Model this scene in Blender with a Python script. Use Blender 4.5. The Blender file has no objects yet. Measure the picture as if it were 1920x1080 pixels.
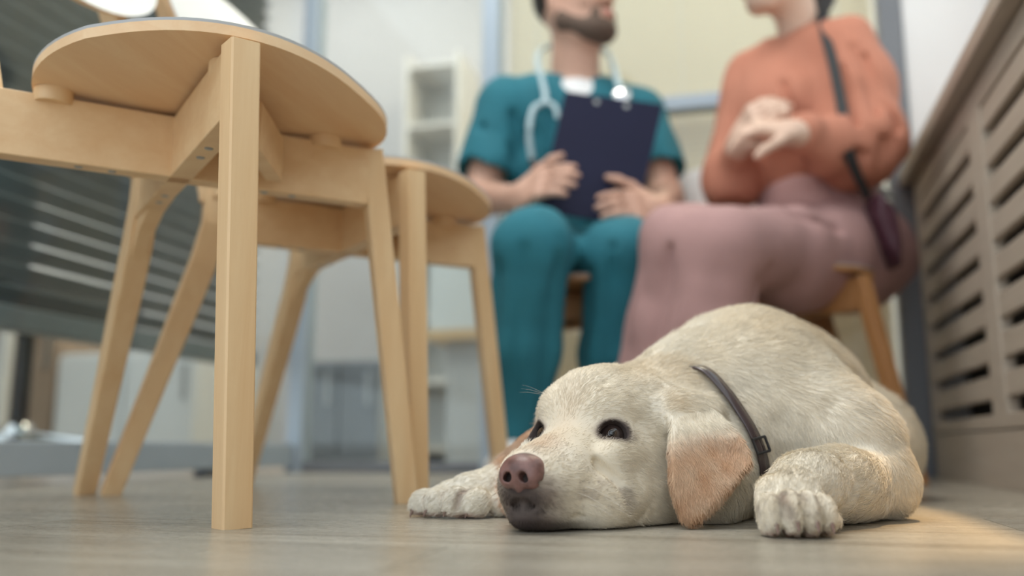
import bpy, bmesh, math, random
import numpy as np
from mathutils import Vector, Matrix
random.seed(4); rng = np.random.default_rng(7)
sc = bpy.context.scene
C = sc.collection

# ------------------------------------------------------------------ camera, world, sun, exposure
F_PX = 1700.0; TILT = math.radians(10.0); YAW = math.radians(14.9); CAM_H = 0.068
cy, sy = math.cos(YAW), math.sin(YAW)
cam_d = bpy.data.cameras.new('camera'); cam = bpy.data.objects.new('camera', cam_d); C.objects.link(cam)
cam.location = (0, 0, CAM_H)
cam.rotation_euler = (math.radians(90) + TILT, 0, YAW)
cam_d.sensor_width = 36; cam_d.lens = F_PX / 1920 * 36
cam_d.clip_start = 0.02
cam_d.dof.use_dof = True; cam_d.dof.focus_distance = 0.80; cam_d.dof.aperture_fstop = 2.1
sc.camera = cam

world = bpy.data.worlds.new('daylight'); sc.world = world; world.use_nodes = True
wn = world.node_tree.nodes; bg = wn['Background']
bg.inputs['Color'].default_value = (0.86, 0.94, 1.0, 1); bg.inputs['Strength'].default_value = 1.5

SUN_DIR = Vector((0.24, 0.46, 1.0)).normalized()
sd = bpy.data.lights.new('sun', 'SUN'); so = bpy.data.objects.new('sun', sd); C.objects.link(so)
sd.energy = 15.0; sd.angle = math.radians(3.0); sd.color = (1.0, 0.62, 0.32)
so.rotation_euler = SUN_DIR.to_track_quat('Z', 'Y').to_euler()
so.location = (3, 4, 5)

def area(name, loc, target, sx, sy_, power, col):
    l = bpy.data.lights.new(name, 'AREA'); o = bpy.data.objects.new(name, l); C.objects.link(o)
    l.shape = 'RECTANGLE'; l.size = sx; l.size_y = sy_; l.energy = power; l.color = col
    o.location = loc; o.rotation_euler = (Vector(loc) - Vector(target)).to_track_quat('Z', 'Y').to_euler()
    return o
# unseen fill lights added for the waiting room and the room behind the glass
area('ceiling_panel_light', (-0.9, 0.9, 2.97), (-0.9, 0.9, 0), 1.2, 1.2, 45, (1.0, 0.95, 0.88))
area('ceiling_panel_light', (-2.2, 3.6, 2.97), (-2.2, 3.6, 0), 1.6, 1.2, 30, (1.0, 0.97, 0.93))
area('ceiling_panel_light', (0.3, 3.3, 2.97), (0.3, 3.3, 0), 1.2, 1.0, 48, (1.0, 0.85, 0.62))

sc.view_settings.view_transform = 'Standard'; sc.view_settings.look = 'None'
sc.view_settings.gamma = 1.0; sc.view_settings.use_curve_mapping = False
sc.view_settings.exposure = 0.08

# ------------------------------------------------------------------ helpers
def ray(px, py):
    u = (px - 960) / F_PX; v = (540 - py) / F_PX
    return (u, math.cos(TILT) - v * math.sin(TILT), math.sin(TILT) + v * math.cos(TILT))
def W(x, y, z): return np.array([x * cy - y * sy, x * sy + y * cy, z])
def p(px, py, d):
    r = ray(px, py); k = d / r[1]
    return W(r[0] * k, d, r[2] * k + CAM_H)
def pz(px, py, z=0.0):
    r = ray(px, py); k = (z - CAM_H) / r[2]
    return W(r[0] * k, r[1] * k, z)
def wdir(x, y, z): return W(x, y, z)

def tag(o, label=None, cat=None, group=None, kind=None):
    if label: o['label'] = label
    if cat: o['category'] = cat
    if group: o['group'] = group
    if kind: o['kind'] = kind
    return o
def empty(name, loc, rz=0.0):
    o = bpy.data.objects.new(name, None); C.objects.link(o); o.location = loc; o.rotation_euler = (0, 0, rz)
    o.empty_display_size = 0.1
    return o
def link(name, me, mat, parent=None, loc=None):
    o = bpy.data.objects.new(name, me); C.objects.link(o)
    if mat is not None:
        me.materials.clear(); me.materials.append(mat)
    if parent is not None: o.parent = parent
    if loc is not None: o.location = loc
    return o
def mesh_np(name, v, f, smooth=True):
    """v (N,3), f (M,4) or (M,3)"""
    me = bpy.data.meshes.new(name)
    v = np.asarray(v, np.float32); f = np.asarray(f, np.int32); n = f.shape[1]
    me.vertices.add(len(v)); me.vertices.foreach_set('co', v.ravel())
    me.loops.add(f.size); me.loops.foreach_set('vertex_index', f.ravel())
    me.polygons.add(len(f)); me.polygons.foreach_set('loop_start', np.arange(0, f.size, n, dtype=np.int32))
    me.update(calc_edges=True); me.validate()
    if smooth: me.polygons.foreach_set('use_smooth', np.ones(len(me.polygons), bool))
    me.update()
    return me
def copy_tree(o, parent=None):
    c = o.copy(); C.objects.link(c); c.parent = parent
    for ch in list(o.children): copy_tree(ch, c)
    return c

class MB:
    """collects simple shapes, then links them as ONE mesh object"""
    def __init__(s): s.v = []; s.f = []
    def add(s, v, f):
        b = len(s.v); s.v += [tuple(map(float, q)) for q in v]; s.f += [tuple(b + i for i in q) for q in f]; return s
    def box(s, lo, hi):
        (a, b, c), (d, e, g) = lo, hi
        return s.add([(a,b,c),(d,b,c),(d,e,c),(a,e,c),(a,b,g),(d,b,g),(d,e,g),(a,e,g)],
                     [(3,2,1,0),(4,5,6,7),(0,1,5,4),(1,2,6,5),(2,3,7,6),(3,0,4,7)])
    def cbox(s, c, sz, R=None):
        c = np.array(c, float); h = np.array(sz, float) / 2
        v = [np.array((x, y, z)) * h for z in (-1, 1) for y in (-1, 1) for x in (-1, 1)]
        if R is not None: v = [R @ q for q in v]
        v = [q + c for q in v]
        return s.add(v, [(0,2,3,1),(4,5,7,6),(0,1,5,4),(1,3,7,5),(3,2,6,7),(2,0,4,6)])
    def sweep(s, pts, ws, hs, up=(0, 0, 1), ch=0.12, round_=False, n=12, caps=True):
        """rectangular (chamfered) or round section swept along pts; ws across, hs along 'up'"""
        pts = [np.array(q, float) for q in pts]; m = len(pts)
        if not hasattr(ws, '__len__'): ws = [ws] * m
        if not hasattr(hs, '__len__'): hs = [hs] * m
        rings = []
        for i in range(m):
            t = pts[min(i + 1, m - 1)] - pts[max(i - 1, 0)]; t = t / np.linalg.norm(t)
            u = np.array(up if not hasattr(up[0], '__len__') else up[i], float)
            sd_ = np.cross(t, u)
            if np.linalg.norm(sd_) < 1e-4: sd_ = np.cross(t, (1, 0, 0))
            sd_ /= np.linalg.norm(sd_); uu = np.cross(sd_, t)
            w, h = ws[i] / 2, hs[i] / 2
            if round_:
                sec = [(math.cos(a) * w, math.sin(a) * h) for a in np.linspace(0, 2 * math.pi, n, endpoint=False)]
            else:
                e = min(w, h) * ch
                sec = [(w, -h + e), (w, h - e), (w - e, h), (-w + e, h), (-w, h - e), (-w, -h + e), (-w + e, -h), (w - e, -h)]
            rings.append([pts[i] + sd_ * a + uu * b for a, b in sec])
        k = len(rings[0]); v = [q for r in rings for q in r]; f = []
        for i in range(m - 1):
            for j in range(k):
                a = i * k + j; b = i * k + (j + 1) % k
                f.append((a, b, b + k, a + k))
        if caps:
            f.append(tuple(range(k - 1, -1, -1))); f.append(tuple((m - 1) * k + j for j in range(k)))
        return s.add(v, f)
    def tube(s, pts, r, n=12):
        rr = [2 * q for q in r] if hasattr(r, '__len__') else 2 * r
        return s.sweep(pts, rr, rr, round_=True, n=n)
    def lathe(s, c, prof, n=24, R=None):
        """prof: (radius, height) pairs around z through c"""
        v = []; f = []
        for r, z in prof:
            for j in range(n):
                a = 2 * math.pi * j / n; q = np.array((r * math.cos(a), r * math.sin(a), z))
                if R is not None: q = R @ q
                v.append(q + np.array(c))
        for i in range(len(prof) - 1):
            for j in range(n):
                f.append((i*n+j, i*n+(j+1)%n, (i+1)*n+(j+1)%n, (i+1)*n+j))
        f.append(tuple(range(n - 1, -1, -1))); f.append(tuple((len(prof)-1)*n + j for j in range(n)))
        return s.add(v, f)
    def prism(s, poly, fn, t0, t1):
        """poly of (u,v); fn(u,v,t) -> xyz"""
        n = len(poly); v = [fn(a, b, t0) for a, b in poly] + [fn(a, b, t1) for a, b in poly]
        f = [tuple(range(n - 1, -1, -1)), tuple(range(n, 2 * n))] + [(i, (i + 1) % n, n + (i + 1) % n, n + i) for i in range(n)]
        return s.add(v, f)
    def build(s, name, mat, parent=None, loc=(0, 0, 0), smooth=False, bevel=0.0):
        me = bpy.data.meshes.new(name); L = np.array(loc)
        me.from_pydata([tuple(np.array(q) - L) for q in s.v], [], s.f)
        bm = bmesh.new(); bm.from_mesh(me); bmesh.ops.recalc_face_normals(bm, faces=bm.faces); bm.to_mesh(me); bm.free()
        if smooth:
            for q in me.polygons: q.use_smooth = True
            me.set_sharp_from_angle(angle=math.radians(42))
        o = link(name, me, mat, parent)
        if parent is None: o.location = loc
        if bevel:
            b = o.modifiers.new('bevel', 'BEVEL'); b.width = bevel; b.segments = 2; b.limit_method = 'ANGLE'
        return o

# ------------------------------------------------------------------ materials
def new_mat(name):
    m = bpy.data.materials.new(name); m.use_nodes = True
    return m, m.node_tree.nodes, m.node_tree.links, m.node_tree.nodes['Principled BSDF']
def ramp(nodes, stops):
    r = nodes.new('ShaderNodeValToRGB'); e = r.color_ramp.elements
    while len(e) > 1: e.remove(e[-1])
    e[0].position = stops[0][0]; e[0].color = (*stops[0][1], 1)
    for q, c_ in stops[1:]:
        x = e.new(q); x.color = (*c_, 1)
    return r
def plain(name, col, rough=0.6, metal=0.0, var=0.06, nscale=8.0, bump=0.0, bscale=200.0, coat=0.0, trans=0.0):
    m, n, l, b = new_mat(name)
    tc = n.new('ShaderNodeTexCoord'); nz = n.new('ShaderNodeTexNoise'); nz.inputs['Scale'].default_value = nscale
    nz.inputs['Detail'].default_value = 4
    l.new(tc.outputs['Object'], nz.inputs['Vector'])
    r = ramp(n, [(0.3, tuple(q * (1 - var) for q in col)), (0.7, tuple(min(1, q * (1 + var)) for q in col))])
    l.new(nz.outputs['Fac'], r.inputs['Fac']); l.new(r.outputs['Color'], b.inputs['Base Color'])
    b.inputs['Roughness'].default_value = rough; b.inputs['Metallic'].default_value = metal
    b.inputs['Coat Weight'].default_value = coat
    if trans:
        b.inputs['Transmission Weight'].default_value = trans
    if bump:
        n2 = n.new('ShaderNodeTexNoise'); n2.inputs['Scale'].default_value = bscale; n2.inputs['Detail'].default_value = 3
        l.new(tc.outputs['Object'], n2.inputs['Vector'])
        bp = n.new('ShaderNodeBump'); bp.inputs['Strength'].default_value = bump; bp.inputs['Distance'].default_value = 0.002
        l.new(n2.outputs['Fac'], bp.inputs['Height']); l.new(bp.outputs['Normal'], b.inputs['Normal'])
    return m
def wood(name, light, dark, stretch=(1, 1, 12), scale=14.0, rough=0.45, rings=0.35):
    """grain runs along the axis with the SMALL stretch value"""
    m, n, l, b = new_mat(name)
    tc = n.new('ShaderNodeTexCoord'); mp = n.new('ShaderNodeMapping'); mp.inputs['Scale'].default_value = stretch
    l.new(tc.outputs['Object'], mp.inputs['Vector'])
    oi = n.new('ShaderNodeObjectInfo'); ad = n.new('ShaderNodeVectorMath'); ad.operation = 'ADD'
    sc_ = n.new('ShaderNodeMath'); sc_.operation = 'MULTIPLY'; sc_.inputs[1].default_value = 37.0
    l.new(oi.outputs['Random'], sc_.inputs[0]); l.new(mp.outputs['Vector'], ad.inputs[0]); l.new(sc_.outputs[0], ad.inputs[1])
    n1 = n.new('ShaderNodeTexNoise'); n1.inputs['Scale'].default_value = scale; n1.inputs['Detail'].default_value = 8; n1.inputs['Roughness'].default_value = 0.65
    n1.inputs['Distortion'].default_value = rings
    l.new(ad.outputs[0], n1.inputs['Vector'])
    r = ramp(n, [(0.25, dark), (0.5, tuple((a + c_) / 2 for a, c_ in zip(light, dark))), (0.72, light)])
    l.new(n1.outputs['Fac'], r.inputs['Fac']); l.new(r.outputs['Color'], b.inputs['Base Color'])
    b.inputs['Roughness'].default_value = rough
    bp = n.new('ShaderNodeBump'); bp.inputs['Strength'].default_value = 0.12; bp.inputs['Distance'].default_value = 0.0015
    l.new(n1.outputs['Fac'], bp.inputs['Height']); l.new(bp.outputs['Normal'], b.inputs['Normal'])
    return m
def glass(name, col=(0.93, 0.97, 0.97), alpha=0.12):
    """thin clear pane: mostly transparent with a real fresnel reflection"""
    m, n, l, b = new_mat(name)
    out = n['Material Output']; n.remove(b)
    t = n.new('ShaderNodeBsdfTransparent'); t.inputs['Color'].default_value = (*col, 1)
    g = n.new('ShaderNodeBsdfGlossy'); g.inputs['Roughness'].default_value = 0.03
    lw = n.new('ShaderNodeLayerWeight'); pw = n.new('ShaderNodeMath'); pw.operation = 'POWER'; pw.inputs[1].default_value = 5.0
    fr = n.new('ShaderNodeMath'); fr.operation = 'MULTIPLY_ADD'; fr.inputs[1].default_value = 0.85; fr.inputs[2].default_value = 0.04
    l.new(lw.outputs['Facing'], pw.inputs[0]); l.new(pw.outputs[0], fr.inputs[0])
    mx = n.new('ShaderNodeMixShader')
    l.new(fr.outputs[0], mx.inputs['Fac']); l.new(t.outputs[0], mx.inputs[1]); l.new(g.outputs[0], mx.inputs[2])
    l.new(mx.outputs[0], out.inputs['Surface'])
    return m
BL, BD = (0.82, 0.59, 0.34), (0.72, 0.46, 0.235)
M = {}
M['birch_z'] = wood('birch_upright', BL, BD, (9, 9, 0.55), 5.0)
M['birch_x'] = wood('birch_along', BL, BD, (0.8, 9, 9), 5.0)
M['birch_seat'] = wood('birch_seat', (0.84, 0.60, 0.36), (0.76, 0.48, 0.26), (7, 0.8, 7), 5.0, rings=0.8)
M['ply_edge'] = wood('plywood_edge', (0.72, 0.60, 0.44), (0.50, 0.38, 0.25), (1, 1, 60), 4.0)
M['white_lam'] = plain('white_laminate', (0.84, 0.84, 0.82), 0.35, var=0.02)
M['grey_lam'] = plain('grey_laminate', (0.42, 0.42, 0.42), 0.4, var=0.03)
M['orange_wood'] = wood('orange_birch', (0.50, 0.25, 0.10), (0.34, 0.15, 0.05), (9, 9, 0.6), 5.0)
M['steel'] = plain('dull_steel', (0.45, 0.45, 0.44), 0.35, 0.9, var=0.05)
M['alu'] = plain('blue_grey_powder_coat', (0.40, 0.47, 0.54), 0.42, 0.2, var=0.03)
M['alu_dark'] = plain('dark_grey_powder_coat', (0.19, 0.20, 0.22), 0.45, 0.2, var=0.04)
M['wall'] = plain('warm_white_wall', (0.53, 0.515, 0.51), 0.85, var=0.015, bump=0.1)
M['wall_w'] = plain('white_wall', (0.80, 0.80, 0.80), 0.85, var=0.015)
M['white_paint'] = plain('white_paint', (0.78, 0.76, 0.72), 0.5, var=0.02)
M['cover'] = wood('cream_painted_wood', (0.50, 0.43, 0.355), (0.42, 0.355, 0.285), (0.7, 0.7, 9), 8.0, rough=0.5)
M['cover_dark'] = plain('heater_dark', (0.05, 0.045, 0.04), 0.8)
M['sill'] = wood('grey_brown_sill', (0.42, 0.36, 0.30), (0.32, 0.27, 0.22), (6, 0.6, 6), 6.0, rough=0.35)
M['blind_cream'] = plain('cream_blind', (0.82, 0.68, 0.49), 0.6, var=0.03, trans=0.0)
M['blind_grey'] = plain('grey_blind', (0.20, 0.205, 0.21), 0.35, 0.0, var=0.05)
M['glass'] = glass('partition_glass')
M['glass_w'] = glass('window_glass')
M['black'] = plain('black_plastic', (0.02, 0.02, 0.022), 0.4)
M['chrome'] = plain('chrome', (0.75, 0.75, 0.75), 0.12, 1.0, var=0.01)
M['cab_white'] = plain('white_cabinet', (0.80, 0.80, 0.79), 0.4, var=0.02)
M['cab_grey'] = plain('grey_cabinet', (0.33, 0.35, 0.37), 0.5, var=0.04)
M['brownish'] = plain('brown_curtain', (0.36, 0.26, 0.19), 0.9, var=0.1)
# ------------------------------------------------------------------ floor of laminate planks
X0, X1, Y0, Y1 = -3.6, 0.60, -0.9, 4.6; HC = 3.0
XL, YB, XR, XW = -1.285, 2.38, 0.40, 0.60     # left glazing, back glazing, cover front, window wall
def floor_mat():
    m, n, l, b = new_mat('grey_oak_laminate')
    tc = n.new('ShaderNodeTexCoord'); oi = n.new('ShaderNodeObjectInfo')
    mp = n.new('ShaderNodeMapping'); mp.inputs['Scale'].default_value = (1.1, 13, 13)
    l.new(tc.outputs['Object'], mp.inputs['Vector'])
    ad = n.new('ShaderNodeVectorMath'); ad.operation = 'ADD'; mu = n.new('ShaderNodeMath'); mu.operation = 'MULTIPLY'; mu.inputs[1].default_value = 50
    l.new(oi.outputs['Random'], mu.inputs[0]); l.new(mp.outputs['Vector'], ad.inputs[0]); l.new(mu.outputs[0], ad.inputs[1])
    n1 = n.new('ShaderNodeTexNoise'); n1.inputs['Scale'].default_value = 2.6; n1.inputs['Detail'].default_value = 9; n1.inputs['Roughness'].default_value = 0.6; n1.inputs['Distortion'].default_value = 0.6
    l.new(ad.outputs[0], n1.inputs['Vector'])
    r = ramp(n, [(0.28, (0.20, 0.17, 0.13)), (0.45, (0.32, 0.29, 0.235)), (0.6, (0.38, 0.35, 0.29)), (0.75, (0.46, 0.43, 0.36))])
    l.new(n1.outputs['Fac'], r.inputs['Fac'])
    hs = n.new('ShaderNodeHueSaturation'); mr = n.new('ShaderNodeMapRange')
    mr.inputs['To Min'].default_value = 0.90; mr.inputs['To Max'].default_value = 1.1
    l.new(oi.outputs['Random'], mr.inputs['Value']); l.new(mr.outputs[0], hs.inputs['Value'])
    l.new(r.outputs['Color'], hs.inputs['Color']); l.new(hs.outputs['Color'], b.inputs['Base Color'])
    b.inputs['Roughness'].default_value = 0.30; b.inputs['Specular IOR Level'].default_value = 0.5
    n2 = n.new('ShaderNodeTexNoise'); n2.inputs['Scale'].default_value = 60; n2.inputs['Detail'].default_value = 5
    mp2 = n.new('ShaderNodeMapping'); mp2.inputs['Scale'].default_value = (1, 12, 1)
    l.new(tc.outputs['Object'], mp2.inputs['Vector']); l.new(mp2.outputs['Vector'], n2.inputs['Vector'])
    r2 = n.new('ShaderNodeMapRange'); r2.inputs['To Min'].default_value = 0.20; r2.inputs['To Max'].default_value = 0.36
    l.new(n2.outputs['Fac'], r2.inputs['Value']); l.new(r2.outputs[0], b.inputs['Roughness'])
    bp = n.new('ShaderNodeBump'); bp.inputs['Strength'].default_value = 0.25; bp.inputs['Distance'].default_value = 0.0006
    l.new(n2.outputs['Fac'], bp.inputs['Height']); l.new(bp.outputs['Normal'], b.inputs['Normal'])
    return m
M['floor'] = floor_mat()
M['subfloor'] = plain('dark_subfloor', (0.08, 0.07, 0.06), 0.9)
floor = MB().box((X0, Y0, -0.06), (X1 + 0.1, Y1, -0.008)).build('floor', M['subfloor']); tag(floor, kind='structure')
PW, PL = 0.19, 1.28
pm = MB().box((0.0004, 0.0004, -0.008), (PL - 0.0004, PW - 0.0004, 0.0)).build('plank', M['floor'], floor, bevel=0.0)
first = True; row = 0; y = Y0
while y < Y1 - 0.01:
    x = X0 - (row * 0.43) % PL
    while x < X1:
        o = pm if first else pm.copy()
        if not first: C.objects.link(o)
        first = False
        o.location = (x, y, 0); x += PL
    y += PW; row += 1

# ------------------------------------------------------------------ walls, ceiling
def struct(mb, name, mat, **k):
    return tag(mb.build(name, mat, **k), kind='structure')
struct(MB().box((X0, -0.1, HC), (X1 + 0.12, Y1, HC + .1)), 'ceiling', M['wall_w'])
struct(MB().box((X0, Y1, 0), (X1 + 0.1, Y1 + 0.1, HC)), 'wall_back', M['wall'])
struct(MB().box((X0 - 0.1, 0.5, 0), (X0, Y1, HC)), 'wall_left', M['wall_w'])
# window wall on the right: solid below the sill, piers and a header around one long window
WY0, WY1, WZ0, WZ1 = -0.8, 2.20, 0.74, 2.54
struct(MB().box((XW, Y0, 0), (XW + 0.12, Y1, WZ0)).box((XW, Y0, WZ1), (XW + 0.12, Y1, HC))
       .box((XW, WY1, WZ0), (XW + 0.12, Y1, WZ1)).box((XW, Y0, WZ0), (XW + 0.12, WY0, WZ1)).box((XR + .01, YB - .02, 0), (XW, YB + .10, HC)), 'wall_right', M['wall_w'])
win = MB()
for (a, b_) in ((WY0, WY0 + .05), (WY1 - .05, WY1)): win.box((XW + .03, a, WZ0), (XW + .09, b_, WZ1))
win.box((XW + .03, WY0, WZ0), (XW + .09, WY1, WZ0 + .05)).box((XW + .03, WY0, WZ1 - .05), (XW + .09, WY1, WZ1))
window = struct(win, 'window_1', M['white_paint'])
my = [0.0, 0.75, 1.5]
for q in my: MB().box((XW + .025, q - .03, WZ0 + .05), (XW + .095, q + .03, WZ1 - .05)).build('mullion', M['white_paint'], window)
eds = [WY0 + .05] + my + [WY1 - .05]
for a, b_ in zip(eds[:-1], eds[1:]):
    MB().box((XW + .055, a + .03, WZ0 + .05), (XW + .061, b_ - .03, WZ1 - .05)).build('pane', M['glass_w'], window)
struct(MB().box((XR - 0.03, Y0, 0.705), (XW + 0.03, YB - 0.03, 0.74)), 'trim_1', M['sill'], bevel=0.004)   # window sill

# ------------------------------------------------------------------ slatted heater cover under the sill
cover = empty('radiator_cover', (XR, 1.2, 0)); tag(cover, 'cream slatted wooden radiator cover under the window sill on the right', 'radiator cover')
Lc = (XR, 1.2, 0)
cy0, cy1 = 0.2, YB - 0.05
PANS = []; e = cy1
while e > cy0: PANS.append((e - 0.60, e)); e -= 0.60
PANS = [(1.79, cy1), (1.19, 1.79), (0.59, 1.19), (-0.01, 0.59)]
PANS = [(cy1 - 0.62 * (i + 1), cy1 - 0.62 * i) for i in range(4)]
ST = 0.045
slat_me = None
for a, b_ in PANS:
    fr = MB()
    fr.box((XR, a + .001, 0.10), (XR + .022, a + ST, 0.70)).box((XR, b_ - ST, 0.10), (XR + .022, b_ - .001, 0.70))
    fr.box((XR, a + ST, 0.10), (XR + .022, b_ - ST, 0.125)).box((XR, a + ST, 0.655), (XR + .022, b_ - ST, 0.70))
    f_o = fr.build('door_frame', M['cover'], cover, Lc, bevel=0.0015)
    for k in range(8):
        z = 0.152 + k * 0.0655
        MB().box((XR + .003, a + ST - .002, z), (XR + .019, b_ - ST + .002, z + 0.041)).build('slat', M['cover'], f_o, Lc, bevel=0.002)
MB().box((XR + .001, PANS[-1][0], 0.0), (XR + .02, cy1, 0.097)).build('plinth', M['cover'], cover, Lc, bevel=0.0015)
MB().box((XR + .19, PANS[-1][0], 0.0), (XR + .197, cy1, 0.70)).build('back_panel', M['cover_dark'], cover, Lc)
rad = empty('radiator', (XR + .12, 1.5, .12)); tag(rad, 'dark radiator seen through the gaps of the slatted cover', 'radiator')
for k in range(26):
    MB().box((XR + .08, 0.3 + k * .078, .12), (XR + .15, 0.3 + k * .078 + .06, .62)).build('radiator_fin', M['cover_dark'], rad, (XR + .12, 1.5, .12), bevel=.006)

# ------------------------------------------------------------------ back glazing (metal frame, panes, cream blinds)
def frame_part(root, L, lo, hi, name='post', mat='alu'):
    return MB().box(lo, hi).build(name, M[mat], root, L, bevel=0.003)
bp_ = empty('glass_partition', (-0.4, YB, 0)); tag(bp_, 'grey metal framed glass partition behind the two seated people', 'partition')
L = (-0.4, YB, 0)
PA, PB, PC = XL + 0.02, -0.69, XR - 0.02
for x_, w_, m_ in ((PA, .05, 'alu'), (PB, .05, 'alu'), (PC, .055, 'alu_dark')): frame_part(bp_, L, (x_ - w_ / 2, YB - .03, 0), (x_ + w_ / 2, YB + .03, HC), mat=m_)
for x0_, x1_ in ((PA, PB), (PB, PC)):
    frame_part(bp_, L, (x0_ + .026, YB - .025, 0), (x1_ - .026, YB + .025, .03), 'bottom_rail', 'alu_dark')
    MB().box((x0_ + .026, YB - .004, .03), (x1_ - .026, YB + .004, HC)).build('pane', M['glass'], bp_, L)
frame_part(bp_, L, (PB + .026, YB - .025, .965), (PC - .026, YB + .025, 1.005), 'middle_rail')
bl = empty('venetian_blind', (-0.1, YB + .06, 0)); tag(bl, 'cream venetian blind hanging behind the glass at the back of the seated people', 'blind')
Lb = (-0.1, YB + .06, 0)
sl = None; k = 0; z = 0.05
R_ = np.array(Matrix.Rotation(math.radians(62), 3, 'X'))
while z < 1.92:
    if sl is None: sl = MB().cbox((0, 0, 0), (PC - PB - .07, 0.0185, 0.0012), R_).build('slat', M['blind_cream'], bl); o = sl
    else: o = sl.copy(); C.objects.link(o)
    o.location = ((PB + PC) / 2 + .1, 0, z); z += 0.0165
for x_ in (PB + .12, (PB + PC) / 2, PC - .12):
    MB().box((x_ - .001, YB + .048, .04), (x_ + .001, YB + .050, 1.93)).build('cord', M['white_paint'], bl, Lb)
MB().box((PB + .03, YB + .04, 1.93), (PC - .03, YB + .08, 1.97)).build('head_rail', M['white_paint'], bl, Lb)

# ------------------------------------------------------------------ left glazing with big grey louvres
lp = empty('glass_screen', (XL, 1.2, 0)); tag(lp, 'glass screen with a grey metal base rail on the left behind the chairs', 'partition')
L = (XL, 1.2, 0)
LY0 = 0.3
frame_part(lp, L, (XL - .03, LY0, .018), (XL + .03, YB - .05, .080), 'bottom_rail')
for y_ in (LY0 + .1, 1.1, 1.98): frame_part(lp, L, (XL - .02, y_ - .04, 0), (XL + .02, y_ + .04, .018), 'foot', 'alu_dark')
frame_part(lp, L, (XL - .03, LY0, 2.52), (XL + .03, YB - .05, 2.58), 'top_rail')
MB().box((XL - .004, LY0, .08), (XL + .004, YB - .05, 2.52)).build('pane', M['glass'], lp, L)
lb = empty('louvre_blind', (XL - .09, 1.2, .3)); tag(lb, 'wide grey louvre blind behind the glass screen on the left', 'blind')
R_ = np.array(Matrix.Rotation(math.radians(-27), 3, 'Y'))
sl = None; z = 0.36
while z < 1.75:
    if sl is None: sl = MB().cbox((0, 0, 0), (0.05, YB - .12 - LY0, 0.0022), R_).build('slat', M['blind_grey'], lb); o = sl
    else: o = sl.copy(); C.objects.link(o)
    o.location = (0, (YB - .1 + LY0) / 2 - 1.2, z - .3); z += 0.042
MB().box((XL - .115, LY0, .29), (XL - .065, YB - .1, .335)).build('bottom_bar', M['blind_grey'], lb, (XL - .09, 1.2, .3), bevel=.004)
for y_ in (0.55, 1.35, 2.1): MB().box((XL - .118, y_ - .004, .30), (XL - .1165, y_ + .004, 1.75)).build('ladder_tape', M['white_paint'], lb, (XL - .09, 1.2, .3))

# ------------------------------------------------------------------ the room behind the glass
def thing(name, label, cat, loc, group=None):
    o = empty(name, loc); tag(o, label, cat, group); return o
# ------------------------------------------------------------------ chairs
def seat_outline(n=72, sc_=1.0):
    pts = []
    for i in range(n):
        a = 2 * math.pi * i / n; c_, s_ = math.cos(a), math.sin(a); e = 2 / (2.55 if c_ > 0 else 2.15)
        x = (0.19 if c_ > 0 else 0.178) * abs(c_) ** e * (1 if c_ > 0 else -1); y = 0.198 * abs(s_) ** e * (1 if s_ > 0 else -1)
        y *= 1.0 + (0.05 if x > 0 else 0.20) * (x / 0.19)
        pts.append((x * sc_, y * sc_))
    return pts
def seat_z(x, y): return 0.445 + 0.12 * (x * x + y * y)
def disc_mesh(z_of, t0, t1, outline, rings=8):
    mb = MB(); n = len(outline); v = []; f = []
    for t in (t0, t1):
        b = len(v); v.append((0, 0, z_of(0, 0) + t))
        for k in range(1, rings + 1):
            for x, y in outline: v.append((x * k / rings, y * k / rings, z_of(x * k / rings, y * k / rings) + t))
        for j in range(n):
            f.append((b, b + 1 + j, b + 1 + (j + 1) % n) if t == t1 else (b, b + 1 + (j + 1) % n, b + 1 + j))
            for k in range(rings - 1):
                a = b + 1 + k * n + j; c_ = b + 1 + k * n + (j + 1) % n
                f.append((a, a + n, c_ + n, c_) if t == t1 else (a, c_, c_ + n, a + n))
    m_ = 1 + rings * n; o0 = 1 + (rings - 1) * n
    for j in range(n): f.append((o0 + j, o0 + (j + 1) % n, m_ + o0 + (j + 1) % n, m_ + o0 + j))
    return mb.add(v, f)
CORN = dict(fn=((0.142, -0.163), (0.151, -0.150)), ff=((0.133, 0.155), (0.164, 0.225)),
            bn=((-0.172, -0.145), (-0.335, -0.120)), bf=((-0.182, 0.138), (-0.362, 0.285)))
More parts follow.
